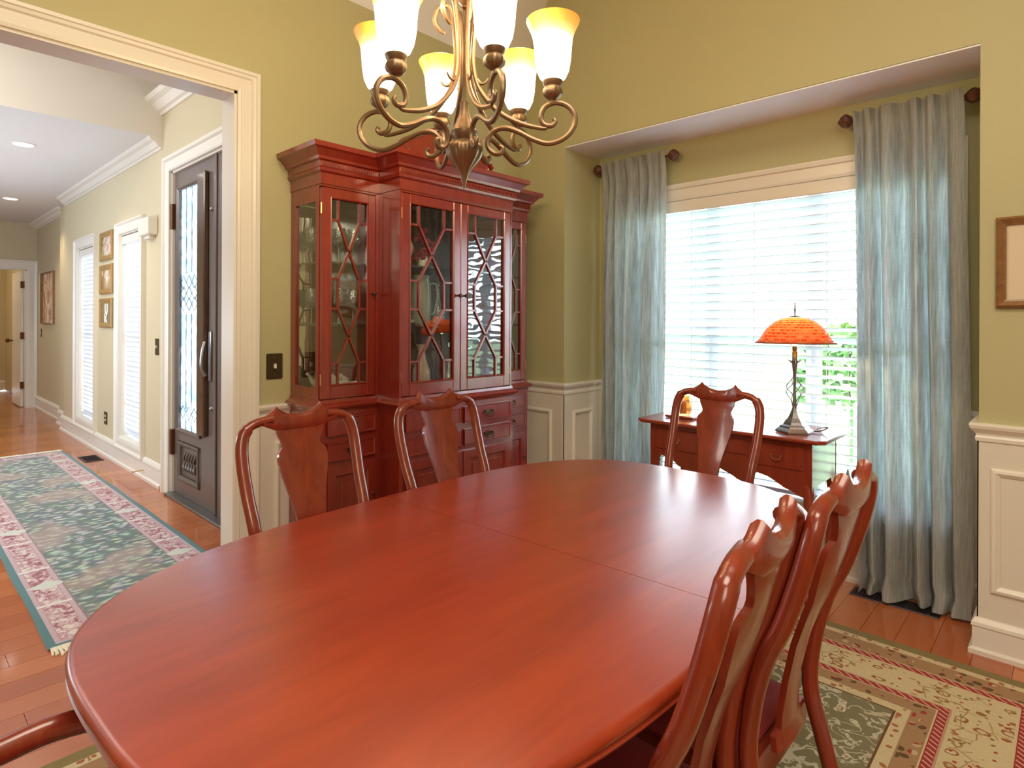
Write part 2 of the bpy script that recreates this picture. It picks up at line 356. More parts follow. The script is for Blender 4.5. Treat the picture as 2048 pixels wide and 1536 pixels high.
# ---------------------------------------------------------------- mesh helpers
class MB:
    def __init__(s): s.v = []; s.f = []
    def add(s, verts, faces):
        n = len(s.v); s.v += [tuple(p) for p in verts]; s.f += [tuple(i + n for i in f) for f in faces]; return s
    def box(s, x0, x1, y0, y1, z0, z1, ch=0.0):
        if ch <= 0:
            v = [(x, y, z) for z in (z0, z1) for y in (y0, y1) for x in (x0, x1)]
            return s.add(v, [(0, 2, 3, 1), (4, 5, 7, 6), (0, 1, 5, 4), (2, 6, 7, 3), (0, 4, 6, 2), (1, 3, 7, 5)])
        c = min(ch, (x1 - x0) / 2.01, (y1 - y0) / 2.01, (z1 - z0) / 2.01)
        v = []; idx = {}
        for i, x in ((0, x0), (1, x1)):
            for j, y in ((0, y0), (1, y1)):
                for l, z in ((0, z0), (1, z1)):
                    sx = c if i == 0 else -c; sy = c if j == 0 else -c; sz = c if l == 0 else -c
                    idx[i, j, l] = len(v)
                    v += [(x, y + sy, z + sz), (x + sx, y, z + sz), (x + sx, y + sy, z)]
        I = idx; f = []
        q = lambda a, k: I[a] + k
        for i in (0, 1):
            f.append([q((i, 0, 0), 0), q((i, 1, 0), 0), q((i, 1, 1), 0), q((i, 0, 1), 0)])
            f.append([q((0, i, 0), 1), q((1, i, 0), 1), q((1, i, 1), 1), q((0, i, 1), 1)])
            f.append([q((0, 0, i), 2), q((1, 0, i), 2), q((1, 1, i), 2), q((0, 1, i), 2)])
        for a in (0, 1):
            for b in (0, 1):
                f.append([q((a, b, 0), 0), q((a, b, 1), 0), q((a, b, 1), 1), q((a, b, 0), 1)])
                f.append([q((a, 0, b), 0), q((a, 1, b), 0), q((a, 1, b), 2), q((a, 0, b), 2)])
                f.append([q((0, a, b), 1), q((1, a, b), 1), q((1, a, b), 2), q((0, a, b), 2)])
        for t in idx: f.append([q(t, 0), q(t, 1), q(t, 2)])
        return s.add(v, f)
    def loft(s, rings, closed=True, caps=True):
        n = len(rings[0]); v = [p for r in rings for p in r]; f = []
        for i in range(len(rings) - 1):
            for j in range(n if closed else n - 1):
                a = i * n + j; b = i * n + (j + 1) % n
                f.append((a, b, b + n, a + n))
        if caps and closed:
            f.append(tuple(range(n))[::-1]); f.append(tuple((len(rings) - 1) * n + j for j in range(n)))
        return s.add(v, f)
    def lathe(s, prof, cx=0, cy=0, seg=24, flute=None, caps=True):
        rings = []
        for i, (r, z) in enumerate(prof):
            ring = []
            for j in range(seg):
                t = 2 * PI * j / seg; rr = max(r, 1e-5)
                if flute: rr *= 1 + flute(i, t)
                ring.append((cx + rr * math.cos(t), cy + rr * math.sin(t), z))
            rings.append(ring)
        return s.loft(rings, True, caps)
    def tube(s, pts, r, seg=8, flat=None, caps=True):
        """pts list of 3D points; r radius or list; flat=(nx,ny,nz,ratio) flattens along a direction"""
        P = [Vector(p) for p in pts]; n = len(P)
        R = r if isinstance(r, (list, tuple)) else [r] * n
        rings = []; up = None
        for i in range(n):
            t = (P[min(i + 1, n - 1)] - P[max(i - 1, 0)])
            if t.length < 1e-9: t = Vector((0, 0, 1))
            t.normalize()
            if up is None:
                up = Vector((0, 0, 1)) if abs(t.z) < 0.9 else Vector((1, 0, 0))
            a = (up - t * up.dot(t))
            if a.length < 1e-6: a = t.orthogonal()
            a.normalize(); up = a; b = t.cross(a)
            rr = R[i]; ra, rb = rr if isinstance(rr, (tuple, list)) else (rr, rr)
            rings.append([tuple(P[i] + a * (ra * math.cos(2 * PI * j / seg)) + b * (rb * math.sin(2 * PI * j / seg))) for j in range(seg)])
        return s.loft(rings, True, caps)
    def grid(s, fn, nu, nv):
        v = [fn(i / nu, j / nv) for j in range(nv + 1) for i in range(nu + 1)]
        f = [(j * (nu + 1) + i, j * (nu + 1) + i + 1, (j + 1) * (nu + 1) + i + 1, (j + 1) * (nu + 1) + i) for j in range(nv) for i in range(nu)]
        return s.add(v, f)
    def prism(s, poly, fn, d0, d1):
        """poly: 2D points, fn(a,b,d)->3D"""
        n = len(poly); v = [fn(a, b, d0) for a, b in poly] + [fn(a, b, d1) for a, b in poly]
        f = [tuple(range(n))[::-1], tuple(range(n, 2 * n))] + [(i, (i + 1) % n, n + (i + 1) % n, n + i) for i in range(n)]
        return s.add(v, f)
    def frame(s, a0, a1, b0, b1, prof, fn, open_bottom=False):
        """moulding around a rectangle; prof: closed list of (outward offset w, height d); fn(a,b,d)"""
        cs = [(a0, b0, -1, -1), (a0, b1, -1, 1), (a1, b1, 1, 1), (a1, b0, 1, -1)]
        n = len(prof); v = []
        for ca, cb, da, db in cs:
            for w, d in prof:
                v.append(fn(ca + da * w, cb + (0 if open_bottom and db < 0 else db * w), d))
        f = []; m = 3 if open_bottom else 4
        for i in range(m):
            for j in range(n):
                a = i * n + j; b = i * n + (j + 1) % n; c = ((i + 1) % 4) * n
                f.append((a, b, c + (j + 1) % n, c + j))
        if open_bottom: f += [tuple(range(n)), tuple(3 * n + j for j in range(n))]
        return s.add(v, f)
    def plan_sweep(s, path, prof, caps=True):
        """path: plan polyline (x,y); outward is to the right of travel; prof (out,z) open or closed ring"""
        n = len(path); rings = []
        for i, (x, y) in enumerate(path):
            def nrm(a, b):
                dx, dy = b[0] - a[0], b[1] - a[1]; l = math.hypot(dx, dy); return (dy / l, -dx / l)
            ns = []
            if i > 0: ns.append(nrm(path[i - 1], path[i]))
            if i < n - 1: ns.append(nrm(path[i], path[i + 1]))
            if len(ns) == 2:
                mx, my = ns[0][0] + ns[1][0], ns[0][1] + ns[1][1]; l2 = (mx * mx + my * my) / 2
                ox, oy = mx / l2, my / l2
            else: ox, oy = ns[0]
            rings.append([(x + ox * o, y + oy * o, z) for o, z in prof])
        return s.loft(rings, True, caps)
    def build(s, name, mat, parent=None, smooth=False, kind=None, angle=40):
        me = bpy.data.meshes.new(name); me.from_pydata(s.v, [], s.f); me.update()
        import bmesh
        bm = bmesh.new(); bm.from_mesh(me); bmesh.ops.remove_doubles(bm, verts=bm.verts, dist=1e-5)
        bmesh.ops.recalc_face_normals(bm, faces=bm.faces); bm.to_mesh(me); bm.free()
        me.materials.append(mat)
        if smooth:
            me.polygons.foreach_set('use_smooth', [True] * len(me.polygons))
            try: me.set_sharp_from_angle(angle=math.radians(angle))
            except Exception: pass
        o = bpy.data.objects.new(name, me); C.objects.link(o)
        if parent is not None:
            o.parent = parent
            o.matrix_parent_inverse = base_matrix(parent).inverted()
        if kind: o['kind'] = kind
        return o

def base_matrix(p):
    if p is None: return Matrix.Identity(4)
    m = Matrix.Translation(p.location) @ p.rotation_euler.to_matrix().to_4x4()
    if p.parent is not None: return base_matrix(p.parent) @ p.matrix_parent_inverse @ m
    return m

def thing(name, label, cat, loc=(0, 0, 0), rz=0.0, group=None):
    o = bpy.data.objects.new(name, None); C.objects.link(o); o.location = loc; o.rotation_euler = (0, 0, rz)
    o.empty_display_size = 0.1
    return tag(o, label, cat, group)
def tag(o, label, cat, group=None):
    o['label'] = label; o['category'] = cat
    if group: o['group'] = group
    return o
def struct(o): o['kind'] = 'structure'; return o
def copy_tree(o, parent=None):
    c = o.copy(); C.objects.link(c); c.parent = parent
    for ch in list(o.children): copy_tree(ch, c)
    return c
def smooth_path(pts, n=4, closed=False):
    """Catmull-Rom through points"""
    P = [Vector(p) for p in pts]; out = []
    for i in range(len(P) - 1):
        p0 = P[max(i - 1, 0)]; p1 = P[i]; p2 = P[i + 1]; p3 = P[min(i + 2, len(P) - 1)]
        for j in range(n):
            t = j / n
            out.append(0.5 * ((2 * p1) + (-p0 + p2) * t + (2 * p0 - 5 * p1 + 4 * p2 - p3) * t * t + (-p0 + 3 * p1 - 3 * p2 + p3) * t ** 3))
    out.append(P[-1]); return out
fY = lambda y0, s=-1: (lambda a, b, d: (a, y0 + s * d, b))    # plane facing -y : a=x, b=z
fX = lambda x0, s=1: (lambda a, b, d: (x0 + s * d, a, b))      # plane facing +x : a=y, b=z

# ================================================================ SHELL
XW, YW, YF = -2.776, 3.029, 1.539
YA = 3.418; AXL, AXR, SOF = -2.392, -0.283, 2.433
OPY, OPZ = 1.122, 2.352
RAIL = 0.918
XR, YB = 2.2, -1.9

floor = struct(MB().box(-14.6, XR + .1, YB - .1, YA + .14, -0.12, -0.0125).build('floor', M['floor']))
pm = MB().box(-0.5, 0.5, -0.5, 0.5, -1, 0).build('plank', M['floor'], floor)
plank_mesh = pm.data; bpy.data.objects.remove(pm)
def planks():
    w = 0.1255; x = -11.34; i = 0
    while x < 1.05:
        i += 1
        spans = []
        if x < -2.9: spans = [(-0.55, 1.66)]
        elif x < -2.0: spans = [(-0.5, 3.42)]
        elif x < -1.3: spans = [(2.3, 3.42)]
        else: spans = [(2.45, 3.42)]
        for a, b in spans:
            y = a - rnd.uniform(0, 0.5)
            while y < b:
                L = rnd.uniform(0.75, 1.5) if x > -7 else rnd.uniform(1.2, 1.9)
                y0, y1 = max(y, a), min(y + L, b)
                if y1 - y0 > 0.05:
                    o = bpy.data.objects.new('plank', plank_mesh); C.objects.link(o); o.parent = floor
                    o.location = (x + w / 2, (y0 + y1) / 2, 0.0)
                    o.scale = (w - 0.0016, (y1 - y0) - 0.0016, 0.012)
                y += L
        x += w
planks()

def wallobj(name, boxes, mat):
    m = MB()
    for b in boxes: m.box(*b)
    return struct(m.build(name, mat))
# dining room
wall_left = wallobj('wall_left', [(-2.840, XW, OPY + 0.0, YW, 0, 3.3), (-2.840, XW, YB, OPY, OPZ, 3.3), (-2.840, XW, YB, -1.3, 0, OPZ)], M['wall'])
wallobj('wall_left_foyer_side', [(-2.907, -2.8405, OPY, YF + .1, 0, 3.4), (-2.907, -2.8405, YB, OPY, OPZ, 3.4), (-2.907, -2.8405, YB, -1.3, 0, OPZ)], M['hallwall'])
wall_front = wallobj('wall_front', [(-2.84, AXL, YW, YA + .14, 0, SOF), (AXR, XR + .1, YW, YA + .14, 0, SOF), (-2.84, XR + .1, YW, YA + .14, SOF, 4.0)], M['wall'])
wall_alcove = wallobj('wall_alcove', [(AXL, -2.21, YA, YA + .14, 0, SOF), (-0.46, AXR, YA, YA + .14, 0, SOF), (-2.21, -0.46, YA, YA + .14, 2.065, SOF), (-2.21, -0.46, YA, YA + .14, 0, 0.36)], M['wall'])
wallobj('wall_right', [(XR, XR + .1, YB, YW, 0, 4.0)], M['wall'])
wallobj('wall_back', [(-14.6, XR + .1, YB - .1, YB, 0, 4.0)], M['wall'])
struct(MB().box(AXL, AXR, YW, YA, SOF - 0.006, SOF + .002).build('ceiling_alcove', plain('bright_white_soffit', (0.88, 0.88, 0.90), 0.6)))
# vaulted dining ceiling: sloped side + flat top
cm = MB()
cm.prism([(XW - .06, 2.99), (XW, 2.99), (-2.39, 3.70), (XR + .1, 3.70), (XR + .1, 3.8), (-2.45, 3.8)], lambda a, b, d: (a, d, b), YB - .1, YW + .01)
struct(cm.build('ceiling_dining', M['ceil']))
# foyer / hall
wallobj('wall_foyer', [(-8.66, -4.99, YF, YF + .14, 0, 3.3), (-4.99, -3.346, YF, YF + .14, 2.435, 3.3), (-3.346, -2.9, YF, YF + .14, 0, 3.3)], M['hallwall'])
# rebuild the foyer wall with its two window holes
bpy.data.objects.remove(bpy.data.objects['wall_foyer'])
HW = [(-8.02, -7.29), (-6.36, -5.72)]     # inner openings of the two sidelights
WZ0, WZ1 = 0.25, 2.09
bx = [(-8.66, -8.02, YF, YF + .14, 0, 3.3), (-7.29, -6.36, YF, YF + .14, 0, 3.3), (-5.72, -4.99, YF, YF + .14, 0, 3.3),
      (-4.99, -3.346, YF, YF + .14, 2.435, 3.3), (-3.346, -2.9, YF, YF + .14, 0, 3.3)]
for a, b in HW: bx += [(a, b, YF, YF + .14, 0, WZ0), (a, b, YF, YF + .14, WZ1, 3.3)]
wall_foyer = wallobj('wall_foyer', bx, M['hallwall'])
wallobj('wall_hall', [(-14.5, -9.25, 1.66, 1.76, 0, 2.735), (-9.35, -8.64, 1.60, 1.76, 0, 2.735), (-8.80, -8.64, 1.545, 1.70, 0, 2.735)], M['hallwall'])
XE = -11.34
wallobj('wall_hall_end', [(XE - .12, XE, 1.54, 1.66, 0, 2.735), (XE - .12, XE, 0.72, 1.54, 2.05, 2.735), (XE - .12, XE, YB, 0.72, 0, 2.735)], M['hallwall'])
wallobj('wall_far_room', [(-14.6, -14.5, YB, 1.76, 0, 2.735)], M['hallwall'])
struct(MB().box(-14.6, -5.205, YB, 1.8, 2.735, 3.3).build('ceiling_hall', M['ceil']))
struct(MB().box(-5.21, -5.2, YB, YF, 2.7352, 3.3).build('wall_header', M['header']))
struct(MB().box(-5.2, -2.85, YB, YF + .01, 3.15, 3.3).build('ceiling_foyer', M['ceil']))
struct(MB().box(-5.2, -2.91, YF - .003, YF, 3.0, 3.15).build('trim_10', M['trim']))
# crowns
crown = [(0, 0), (0.012, 0), (0.02, 0.012), (0.035, 0.018), (0.06, 0.05), (0.085, 0.062), (0.095, 0.075), (0.095, 0.085), (0, 0.085)]
def crown_run(name, x0, x1, ztop, sc=1.0, y=YF):
    m = MB(); m.prism([(o * sc, z * sc) for o, z in crown], lambda a, b, d: (d, y - a, ztop - .085 * sc + b), x0, x1)
    return struct(m.build(name, M['trim']))
crown_run('trim_11', -8.66, -5.2, 2.735, 1.0)
crown_run('trim_12', -5.2, -2.907, 3.02, 1.35)
# header-side return of the hall crown, seen end on
struct(MB().prism([(o, z) for o, z in crown], lambda a, b, d: (d, 1.66 - a, 2.65 + b), XE, -9.35).build('trim_13', M['trim']))

# wainscot sheets, chair rails, panel mouldings, baseboards
wains = MB()
TT = 0.004
wains.box(XW, XW + TT, OPY + .094, YW, 0, RAIL - .02)
wl = wains.build('wainscot_panel', M['wains'], wall_left)
wf = MB().box(XW, AXL + TT, YW - TT, YW, 0, RAIL - .02).box(AXR - TT, XR, YW - TT, YW, 0, RAIL - .02).build('wainscot_panel', M['wains'], wall_front)
wa = MB().box(AXL, AXL + TT, YW - TT, YA, 0, RAIL - .02).box(-2.30, -0.37, YA - TT, YA, 0, 0.335).box(AXL, -2.30, YA - TT, YA, 0, RAIL - .02).box(-0.37, AXR, YA - TT, YA, 0, RAIL - .02).box(AXR - TT, AXR, YW - TT, YA, 0, RAIL - .02).build('wainscot_panel', M['wains'], wall_alcove)
rail = [(0, -.075), (.010, -.072), (.012, -.058), (.008, -.050), (.010, -.042), (.016, -.034), (.026, -.022), (.030, -.010), (.028, 0), (0, 0)]
rp = [(o, RAIL + z) for o, z in rail]
base = [(0, 0), (.030, 0), (.030, .018), (.018, .026), (.018, .105), (.022, .112), (.020, .125), (.010, .140), (0, .145)]
struct(MB().plan_sweep([(XW, YW)[::1], (XW, OPY + .094)][::-1], rp).build('trim_1', M['trim']))
struct(MB().plan_sweep([(XW, YW), (AXL, YW), (AXL, YA), (-2.31, YA)], rp).build('trim_2', M['trim']))
struct(MB().plan_sweep([(-0.36, YA), (AXR, YA), (AXR, YW), (XR, YW)], rp).build('trim_3', M['trim']))
struct(MB().plan_sweep([(XW, OPY + .094), (XW, YW), (AXL, YW), (AXL, YA), (AXR, YA), (AXR, YW), (XR, YW)], base).build('baseboard_dining', M['trim']))
b2 = [(o, z * 1.25) for o, z in base]
struct(MB().plan_sweep([(-8.64, YF), (-5.175, YF)], b2).build('baseboard_foyer', M['trim']))
struct(MB().plan_sweep([(XE, 1.66), (-9.35, 1.66), (-9.35, 1.60), (-8.81, 1.60), (-8.81, 1.54), (-8.63, 1.54)], [(o, z) for o, z in b2]).build('baseboard_hall', M['trim']))
struct(MB().plan_sweep([(-14.5, YB), (-14.5, 1.66)], b2).build('baseboard_far_room', M['trim']))
pmould = [(0, 0), (0, .006), (-.006, .012), (-.016, .014), (-.024, .008), (-.030, .004), (-.030, 0)]
def panel(parent, a0, a1, b0, b1, fn): MB().frame(a0, a1, b0, b1, pmould, fn).build('panel_moulding', M['trim'], parent)
panel(wall_left, 1.30, 1.95, 0.25, 0.742, fX(XW + TT))
panel(wall_front, XW + .05, -2.487, 0.25, 0.742, fY(YW - TT))
panel(wall_front, -0.245, 0.55, 0.25, 0.742, fY(YW - TT))
panel(wall_alcove, YW + .085, YA - .085, 0.25, 0.735, fX(AXL + TT))

# cased opening between dining room and foyer
cas = [(0, 0), (0, .014), (.012, .017), (.016, .012), (.060, .014), (.066, .022), (.078, .024), (.082, .030), (.096, .030), (.096, 0)]
struct(MB().frame(-1.3, OPY, 0, OPZ, cas, fX(XW), True).build('trim_4', M['trim']))
struct(MB().frame(-1.3, OPY, 0, OPZ, cas, fX(-2.907, -1), True).build('trim_5', M['trim']))
struct(MB().box(-2.909, XW + .002, OPY - .012, OPY + .001, 0, OPZ).box(-2.909, XW + .002, -1.3, OPY + .001, OPZ - .012, OPZ + .001).build('trim_6', M['trim']))

# ---------------------------------------------------------------- dining window
win = struct(bpy.data.objects.new('window_1', None)); C.objects.link(win); win.location = (-1.335, YA, 0.36)
def part(mb, name, mat, parent, smooth=False, label=None, kind=None):
    o = mb.build(name, mat, parent, smooth, kind)
    if label: o['label'] = label
    return o
wc = [(0, 0), (0, .015), (.012, .018), (.018, .013), (.068, .016), (.074, .026), (.092, .030), (.10, .030), (.10, 0)]
part(MB().frame(-2.21, -0.46, .36, 2.065, wc, fY(YA), True), 'window_frame', M['trim'], win)
part(MB().box(-2.34, -0.33, YA - .05, YA + .10, .335, .362, .004), 'window_sill', M['trim'], win)
for i, xm in enumerate((-1.627, -1.043)):
    part(MB().box(xm - .012, xm + .012, YA + .105, YA + .135, .36, 2.065), 'mullion', M['sashwhite'], win)
for i in range(3):
    a = (-2.21, -1.615, -1.031)[i]; b = (-1.639, -1.055, -.46)[i]
    for lo, hi, dy in ((.362, 1.232, .088), (1.20, 2.06, .106)):
        sp = [(0, .012), (0, .03), (-.027, .03), (-.027, .012)]
        sash = part(MB().frame(a, b, lo, hi, sp, fY(YA + dy + .03)), 'sash', M['sashwhite'], win)
        part(MB().box(a + .025, b - .025, YA + dy + .007, YA + dy + .011, lo + .04, hi - .04), 'pane', M['pane'], sash)

def blinds(name, x0, x1, z0, z1, y, label, pitch, width, tilt, grp, cords=3, thick=.003):
    t = thing(name, label, 'blinds', ((x0 + x1) / 2, y, z1), 0, grp)
    vh = .07 if width > .04 else .055
    part(MB().box(x0, x1, y - width / 2 - .018, y - width / 2 + .0, z1 - vh, z1, .004).box(x0, x0 + .012, y - width / 2, y + .01, z1 - vh, z1).box(x1 - .012, x1, y - width / 2, y + .01, z1 - vh, z1), 'valance', M['trim'], t)
    part(MB().box(x0 + .015, x1 - .015, y - width * .42, y + width * .42, z1 - .04, z1 - .004), 'headrail', M['trim'], t)
    ct, st = math.cos(tilt), math.sin(tilt)
    m = MB(); rings = []
    for x in (x0 + .006, x1 - .006):
        r = []
        for u, c in ((-.5, 0), (-.17, .10), (.17, .10), (.5, 0)): r.append((x, u * width * ct - c * width * .4 * st, u * width * st + c * width * .4 * ct))
        for u, c in ((.5, 0), (.17, .10), (-.17, .10), (-.5, 0)): r.append((x, u * width * ct - c * width * .4 * st + thick * st, u * width * st + c * width * .4 * ct - thick))
        rings.append(r)
    m.loft(rings)
    s0 = m.build('slat', M['blind'], t); s0.location = (0, 0, 0)
    z = z1 - vh - .012; first = True; inv = base_matrix(t).inverted()
    while z > z0 + .03:
        o = s0 if first else bpy.data.objects.new('slat', s0.data)
        if not first: C.objects.link(o); o.parent = t; o.matrix_parent_inverse = inv
        first = False
        o.location = (0, y, z); z -= pitch
    part(MB().box(x0 + .006, x1 - .006, y - width * .4, y + width * .4, z0, z0 + .022, .004), 'bottom_rail', M['blind'], t)
    for i in range(cords):
        x = x0 + (x1 - x0) * (i + .5) / cords if cords < 4 else x0 + .1 + (x1 - x0 - .2) * i / (cords - 1)
        for dy in (-width * .5 * ct, width * .5 * ct):
            part(MB().box(x - .0012, x + .0012, y + dy - .001, y + dy + .001, z0 + .01, z1 - .03), 'cord', M['blind'], t)
    return t
bt = blinds('window_blinds', -2.195, -0.475, .375, 2.063, YA + .028, 'wide white horizontal slat blinds behind the small desk', .0502, .050, math.radians(-22), None, 5)
part(MB().tube([(-0.845, YA - .02, 1.2), (-0.845, YA - .02, .56)], .0012, 5), 'lift_cord', M['blind'], bt)
part(MB().lathe([(.003, .50), (.012, .505), (.014, .53), (.007, .555), (.002, .57)], -0.845, YA - .02, 10), 'cord_tassel', M['pewter'], bt, True)

# foyer sidelight windows
for n, (a, b) in enumerate(HW):
    w = struct(bpy.data.objects.new('window_%d' % (n + 2), None)); C.objects.link(w); w.location = ((a + b) / 2, YF, WZ0)
    part(MB().frame(a, b, WZ0, WZ1, [(0, 0), (0, .02), (.03, .024), (.07, .02), (.086, .034), (.095, .034), (.095, 0)], fY(YF)), 'window_frame', M['trim'], w)
    part(MB().frame(a, b, WZ0, WZ1, [(0, 0), (0, .10), (-.012, .10), (-.012, 0)], fY(YF + .10)), 'jamb', M['trim'], w)
    for lo, hi in ((WZ0 + .012, 1.16), (1.13, WZ1 - .012)):
        s_ = part(MB().frame(a + .012, b - .012, lo, hi, [(0, 0), (0, .03), (-.038, .03), (-.038, 0)], fY(YF + .13)), 'sash', M['sashwhite'], w)
        part(MB().box(a + .05, b - .05, YF + .112, YF + .116, lo + .03, hi - .03), 'pane', M['pane'], s_)
        for g in range(1, 3):
            zz = lo + (hi - lo) * g / 3
            part(MB().box(a + .05, b - .05, YF + .10, YF + .125, zz - .009, zz + .009), 'muntin', M['sashwhite'], s_)
        part(MB().box((a + b) / 2 - .009, (a + b) / 2 + .009, YF + .10, YF + .125, lo + .03, hi - .03), 'muntin', M['sashwhite'], s_)
    blinds('window_blinds', a + .02, b - .02, WZ0 + .03, WZ1 - .02, YF + .045,
           ['narrow white slat blinds in the foyer window farther from the front door', 'narrow white slat blinds in the foyer window nearer the front door'][n], .044, .046, math.radians(-56), 'narrow blinds in the two foyer windows', 2)

# ---------------------------------------------------------------- front door
dr = struct(bpy.data.objects.new('door_1', None)); C.objects.link(dr); dr.location = (-4.168, YF, 0)
DX0, DX1 = -4.99, -3.346
part(MB().frame(DX0, DX1, 0, 2.435, [(0, 0), (0, .022), (.012, .028), (.02, .02), (.075, .024), (.085, .04), (.108, .04), (.108, 0)], fY(YF), True), 'door_casing', M['trim'], dr)
part(MB().box(DX0, DX0 + .014, YF, YF + .14, 0, 2.435).box(DX1 - .014, DX1, YF, YF + .14, 0, 2.435).box(DX0, DX1, YF, YF + .14, 2.421, 2.435), 'jamb', M['trim'], dr)
part(MB().box(DX0, DX1, YF - .05, YF + .12, 0, .018, .004), 'threshold', M['pewter'], dr)
yd = YF + .018
def door_leaf(x0, x1, hinge):
    gx0, gx1 = x0 + .085, x0 + .535
    if hinge > 0: gx0, gx1 = x1 - .535, x1 - .085
    m = MB()
    m.box(x0, gx0, yd, yd + .045, .02, 2.42).box(gx1, x1, yd, yd + .045, .02, 2.42)
    m.box(gx0, gx1, yd, yd + .045, 2.29, 2.42).box(gx0, gx1, yd, yd + .045, .42, .50).box(gx0, gx1, yd + .012, yd + .045, .10, .42).box(gx0, gx1, yd, yd + .045, .02, .125)
    L = part(m, 'door_leaf', M['doorpaint'], dr)
    part(MB().frame(gx0, gx1, .50, 2.29, [(.012, 0), (.012, .014), (0, .02), (-.016, .006), (-.016, 0)], fY(yd)), 'glass_moulding', M['doorpaint'], L)
    part(MB().box(gx0, gx1, yd + .018, yd + .026, .50, 2.29), 'glass_panel', M['doorglass'], L)
    pmx = MB().frame(gx0 + .02, gx1 - .02, .135, .415, [(0, 0), (0, .012), (-.012, .016), (-.03, .004), (-.03, 0)], fY(yd))
    part(pmx, 'panel_moulding', M['doorpaint'], L)
    cv = MB()      # carved leaves on the lower panel
    cxm = (gx0 + gx1) / 2
    for i in range(5):
        for sgn in (-1, 1):
            x = cxm + (i - 2) * .05
            cv.tube(smooth_path([(x - .016, yd + .010, .275 + sgn * .005), (x, yd + .0, .275 + sgn * .03), (x + .012, yd + .002, .275 + sgn * .055), (x + .002, yd + .008, .275 + sgn * .07)], 3), [.005, .007, .009, .010, .011, .010, .008, .006, .004, .003][:10], 6)
    part(cv, 'carved_ornament', M['doorpaint'], L, True)
    ld = MB()      # lead lines
    n = 4; wd = gx1 - gx0
    for i in range(1, n):
        x = gx0 + wd * i / n
        for a, b in ((.50, .60), (.66, 1.36), (1.66, 2.29)): ld.box(x - .003, x + .003, yd + .012, yd + .018, a, b)
    for i in range(n):
        x = gx0 + wd * (i + .5) / n; h = wd / n / 2
        for zc in (.63, 1.43, 1.51, 1.59):
            for r_ in range(2):
                dz = .05
                pts = [(x - h, yd + .015, zc), (x, yd + .015, zc + (dz if r_ else -dz)), (x + h, yd + .015, zc)]
                ld.tube(pts, .003, 5)
    part(ld, 'leading', M['pewter'], L)
    return L
l1 = door_leaf(DX0 + .016, -4.170, -1)
l2 = door_leaf(-4.166, DX1 - .016, 1)
part(MB().box(-4.43, -4.30, yd - .035, yd + .002, .52, 2.33, .008), 'pull_stile', wood('door_stile_wood', (.06, .03, .015), (.10, .055, .03), .25, .4, (6, 6, 1)), l1)
part(MB().box(-4.19, -4.15, yd - .012, yd + .002, .02, 2.42, .004), 'astragal', M['doorpaint'], l1)
hd = MB().tube(smooth_path([(-4.255, yd - .04, 1.17), (-4.255, yd - .055, 1.10), (-4.255, yd - .06, 1.0), (-4.255, yd - .035, .94)], 4), [.012] * 13, 8)
hd.box(-4.275, -4.235, yd - .012, yd, .90, 1.24, .005)
handle = part(hd, 'door_handle', M['pewter'], l1, True)
for z, r in ((2.06, .018), (.72, .018)):
    part(MB().lathe([(r, 0), (r, .01), (r * .6, .022), (r * .2, .026)], -4.215, 0, 12), 'door_bolt', M['pewter'], l1, True).matrix_parent_inverse = base_matrix(l1).inverted() @ Matrix.Translation((0, yd, z)) @ Matrix.Translation((-4.215, 0, 0)) @ Matrix.Rotation(PI / 2, 4, 'X') @ Matrix.Translation((4.215, 0, 0))
for z in (.30, 2.0):
    part(MB().box(DX0 - .004, DX0 + .03, yd - .03, yd + .01, z, z + .19, .006), 'hinge', M['hinge'], l1)

# ---------------------------------------------------------------- far door at the end of the hall
d2 = struct(bpy.data.objects.new('door_2', None)); C.objects.link(d2); d2.location = (XE, 1.13, 0)
part(MB().frame(0.72, 1.54, 0, 2.05, [(0, 0), (0, .018), (.03, .022), (.09, .022), (.12, .034), (.135, .034), (.135, 0)], fX(XE), True), 'door_casing', M['trim'], d2)
part(MB().box(XE - .12, XE, 1.528, 1.54, 0, 2.05).box(XE - .12, XE, .72, .732, 0, 2.05).box(XE - .12, XE, .72, 1.54, 2.038, 2.05), 'jamb', M['trim'], d2)
leaf = part(MB().box(XE - .93, XE - .13, 1.49, 1.526, .01, 2.03, .003), 'door_leaf', M['trim'], d2)
for z in (.28, 1.02, 1.78): part(MB().box(XE - .135, XE - .10, 1.484, 1.53, z, z + .10), 'hinge', M['hinge'], leaf)
kb = MB().tube([(XE - .86, 1.49, .98), (XE - .86, 1.46, .98), (XE - .86, 1.44, .98), (XE - .86, 1.41, .98), (XE - .86, 1.40, .98)], [.012, .012, .030, .032, .015], 12)
part(kb, 'door_knob', M['hinge'], leaf, True)

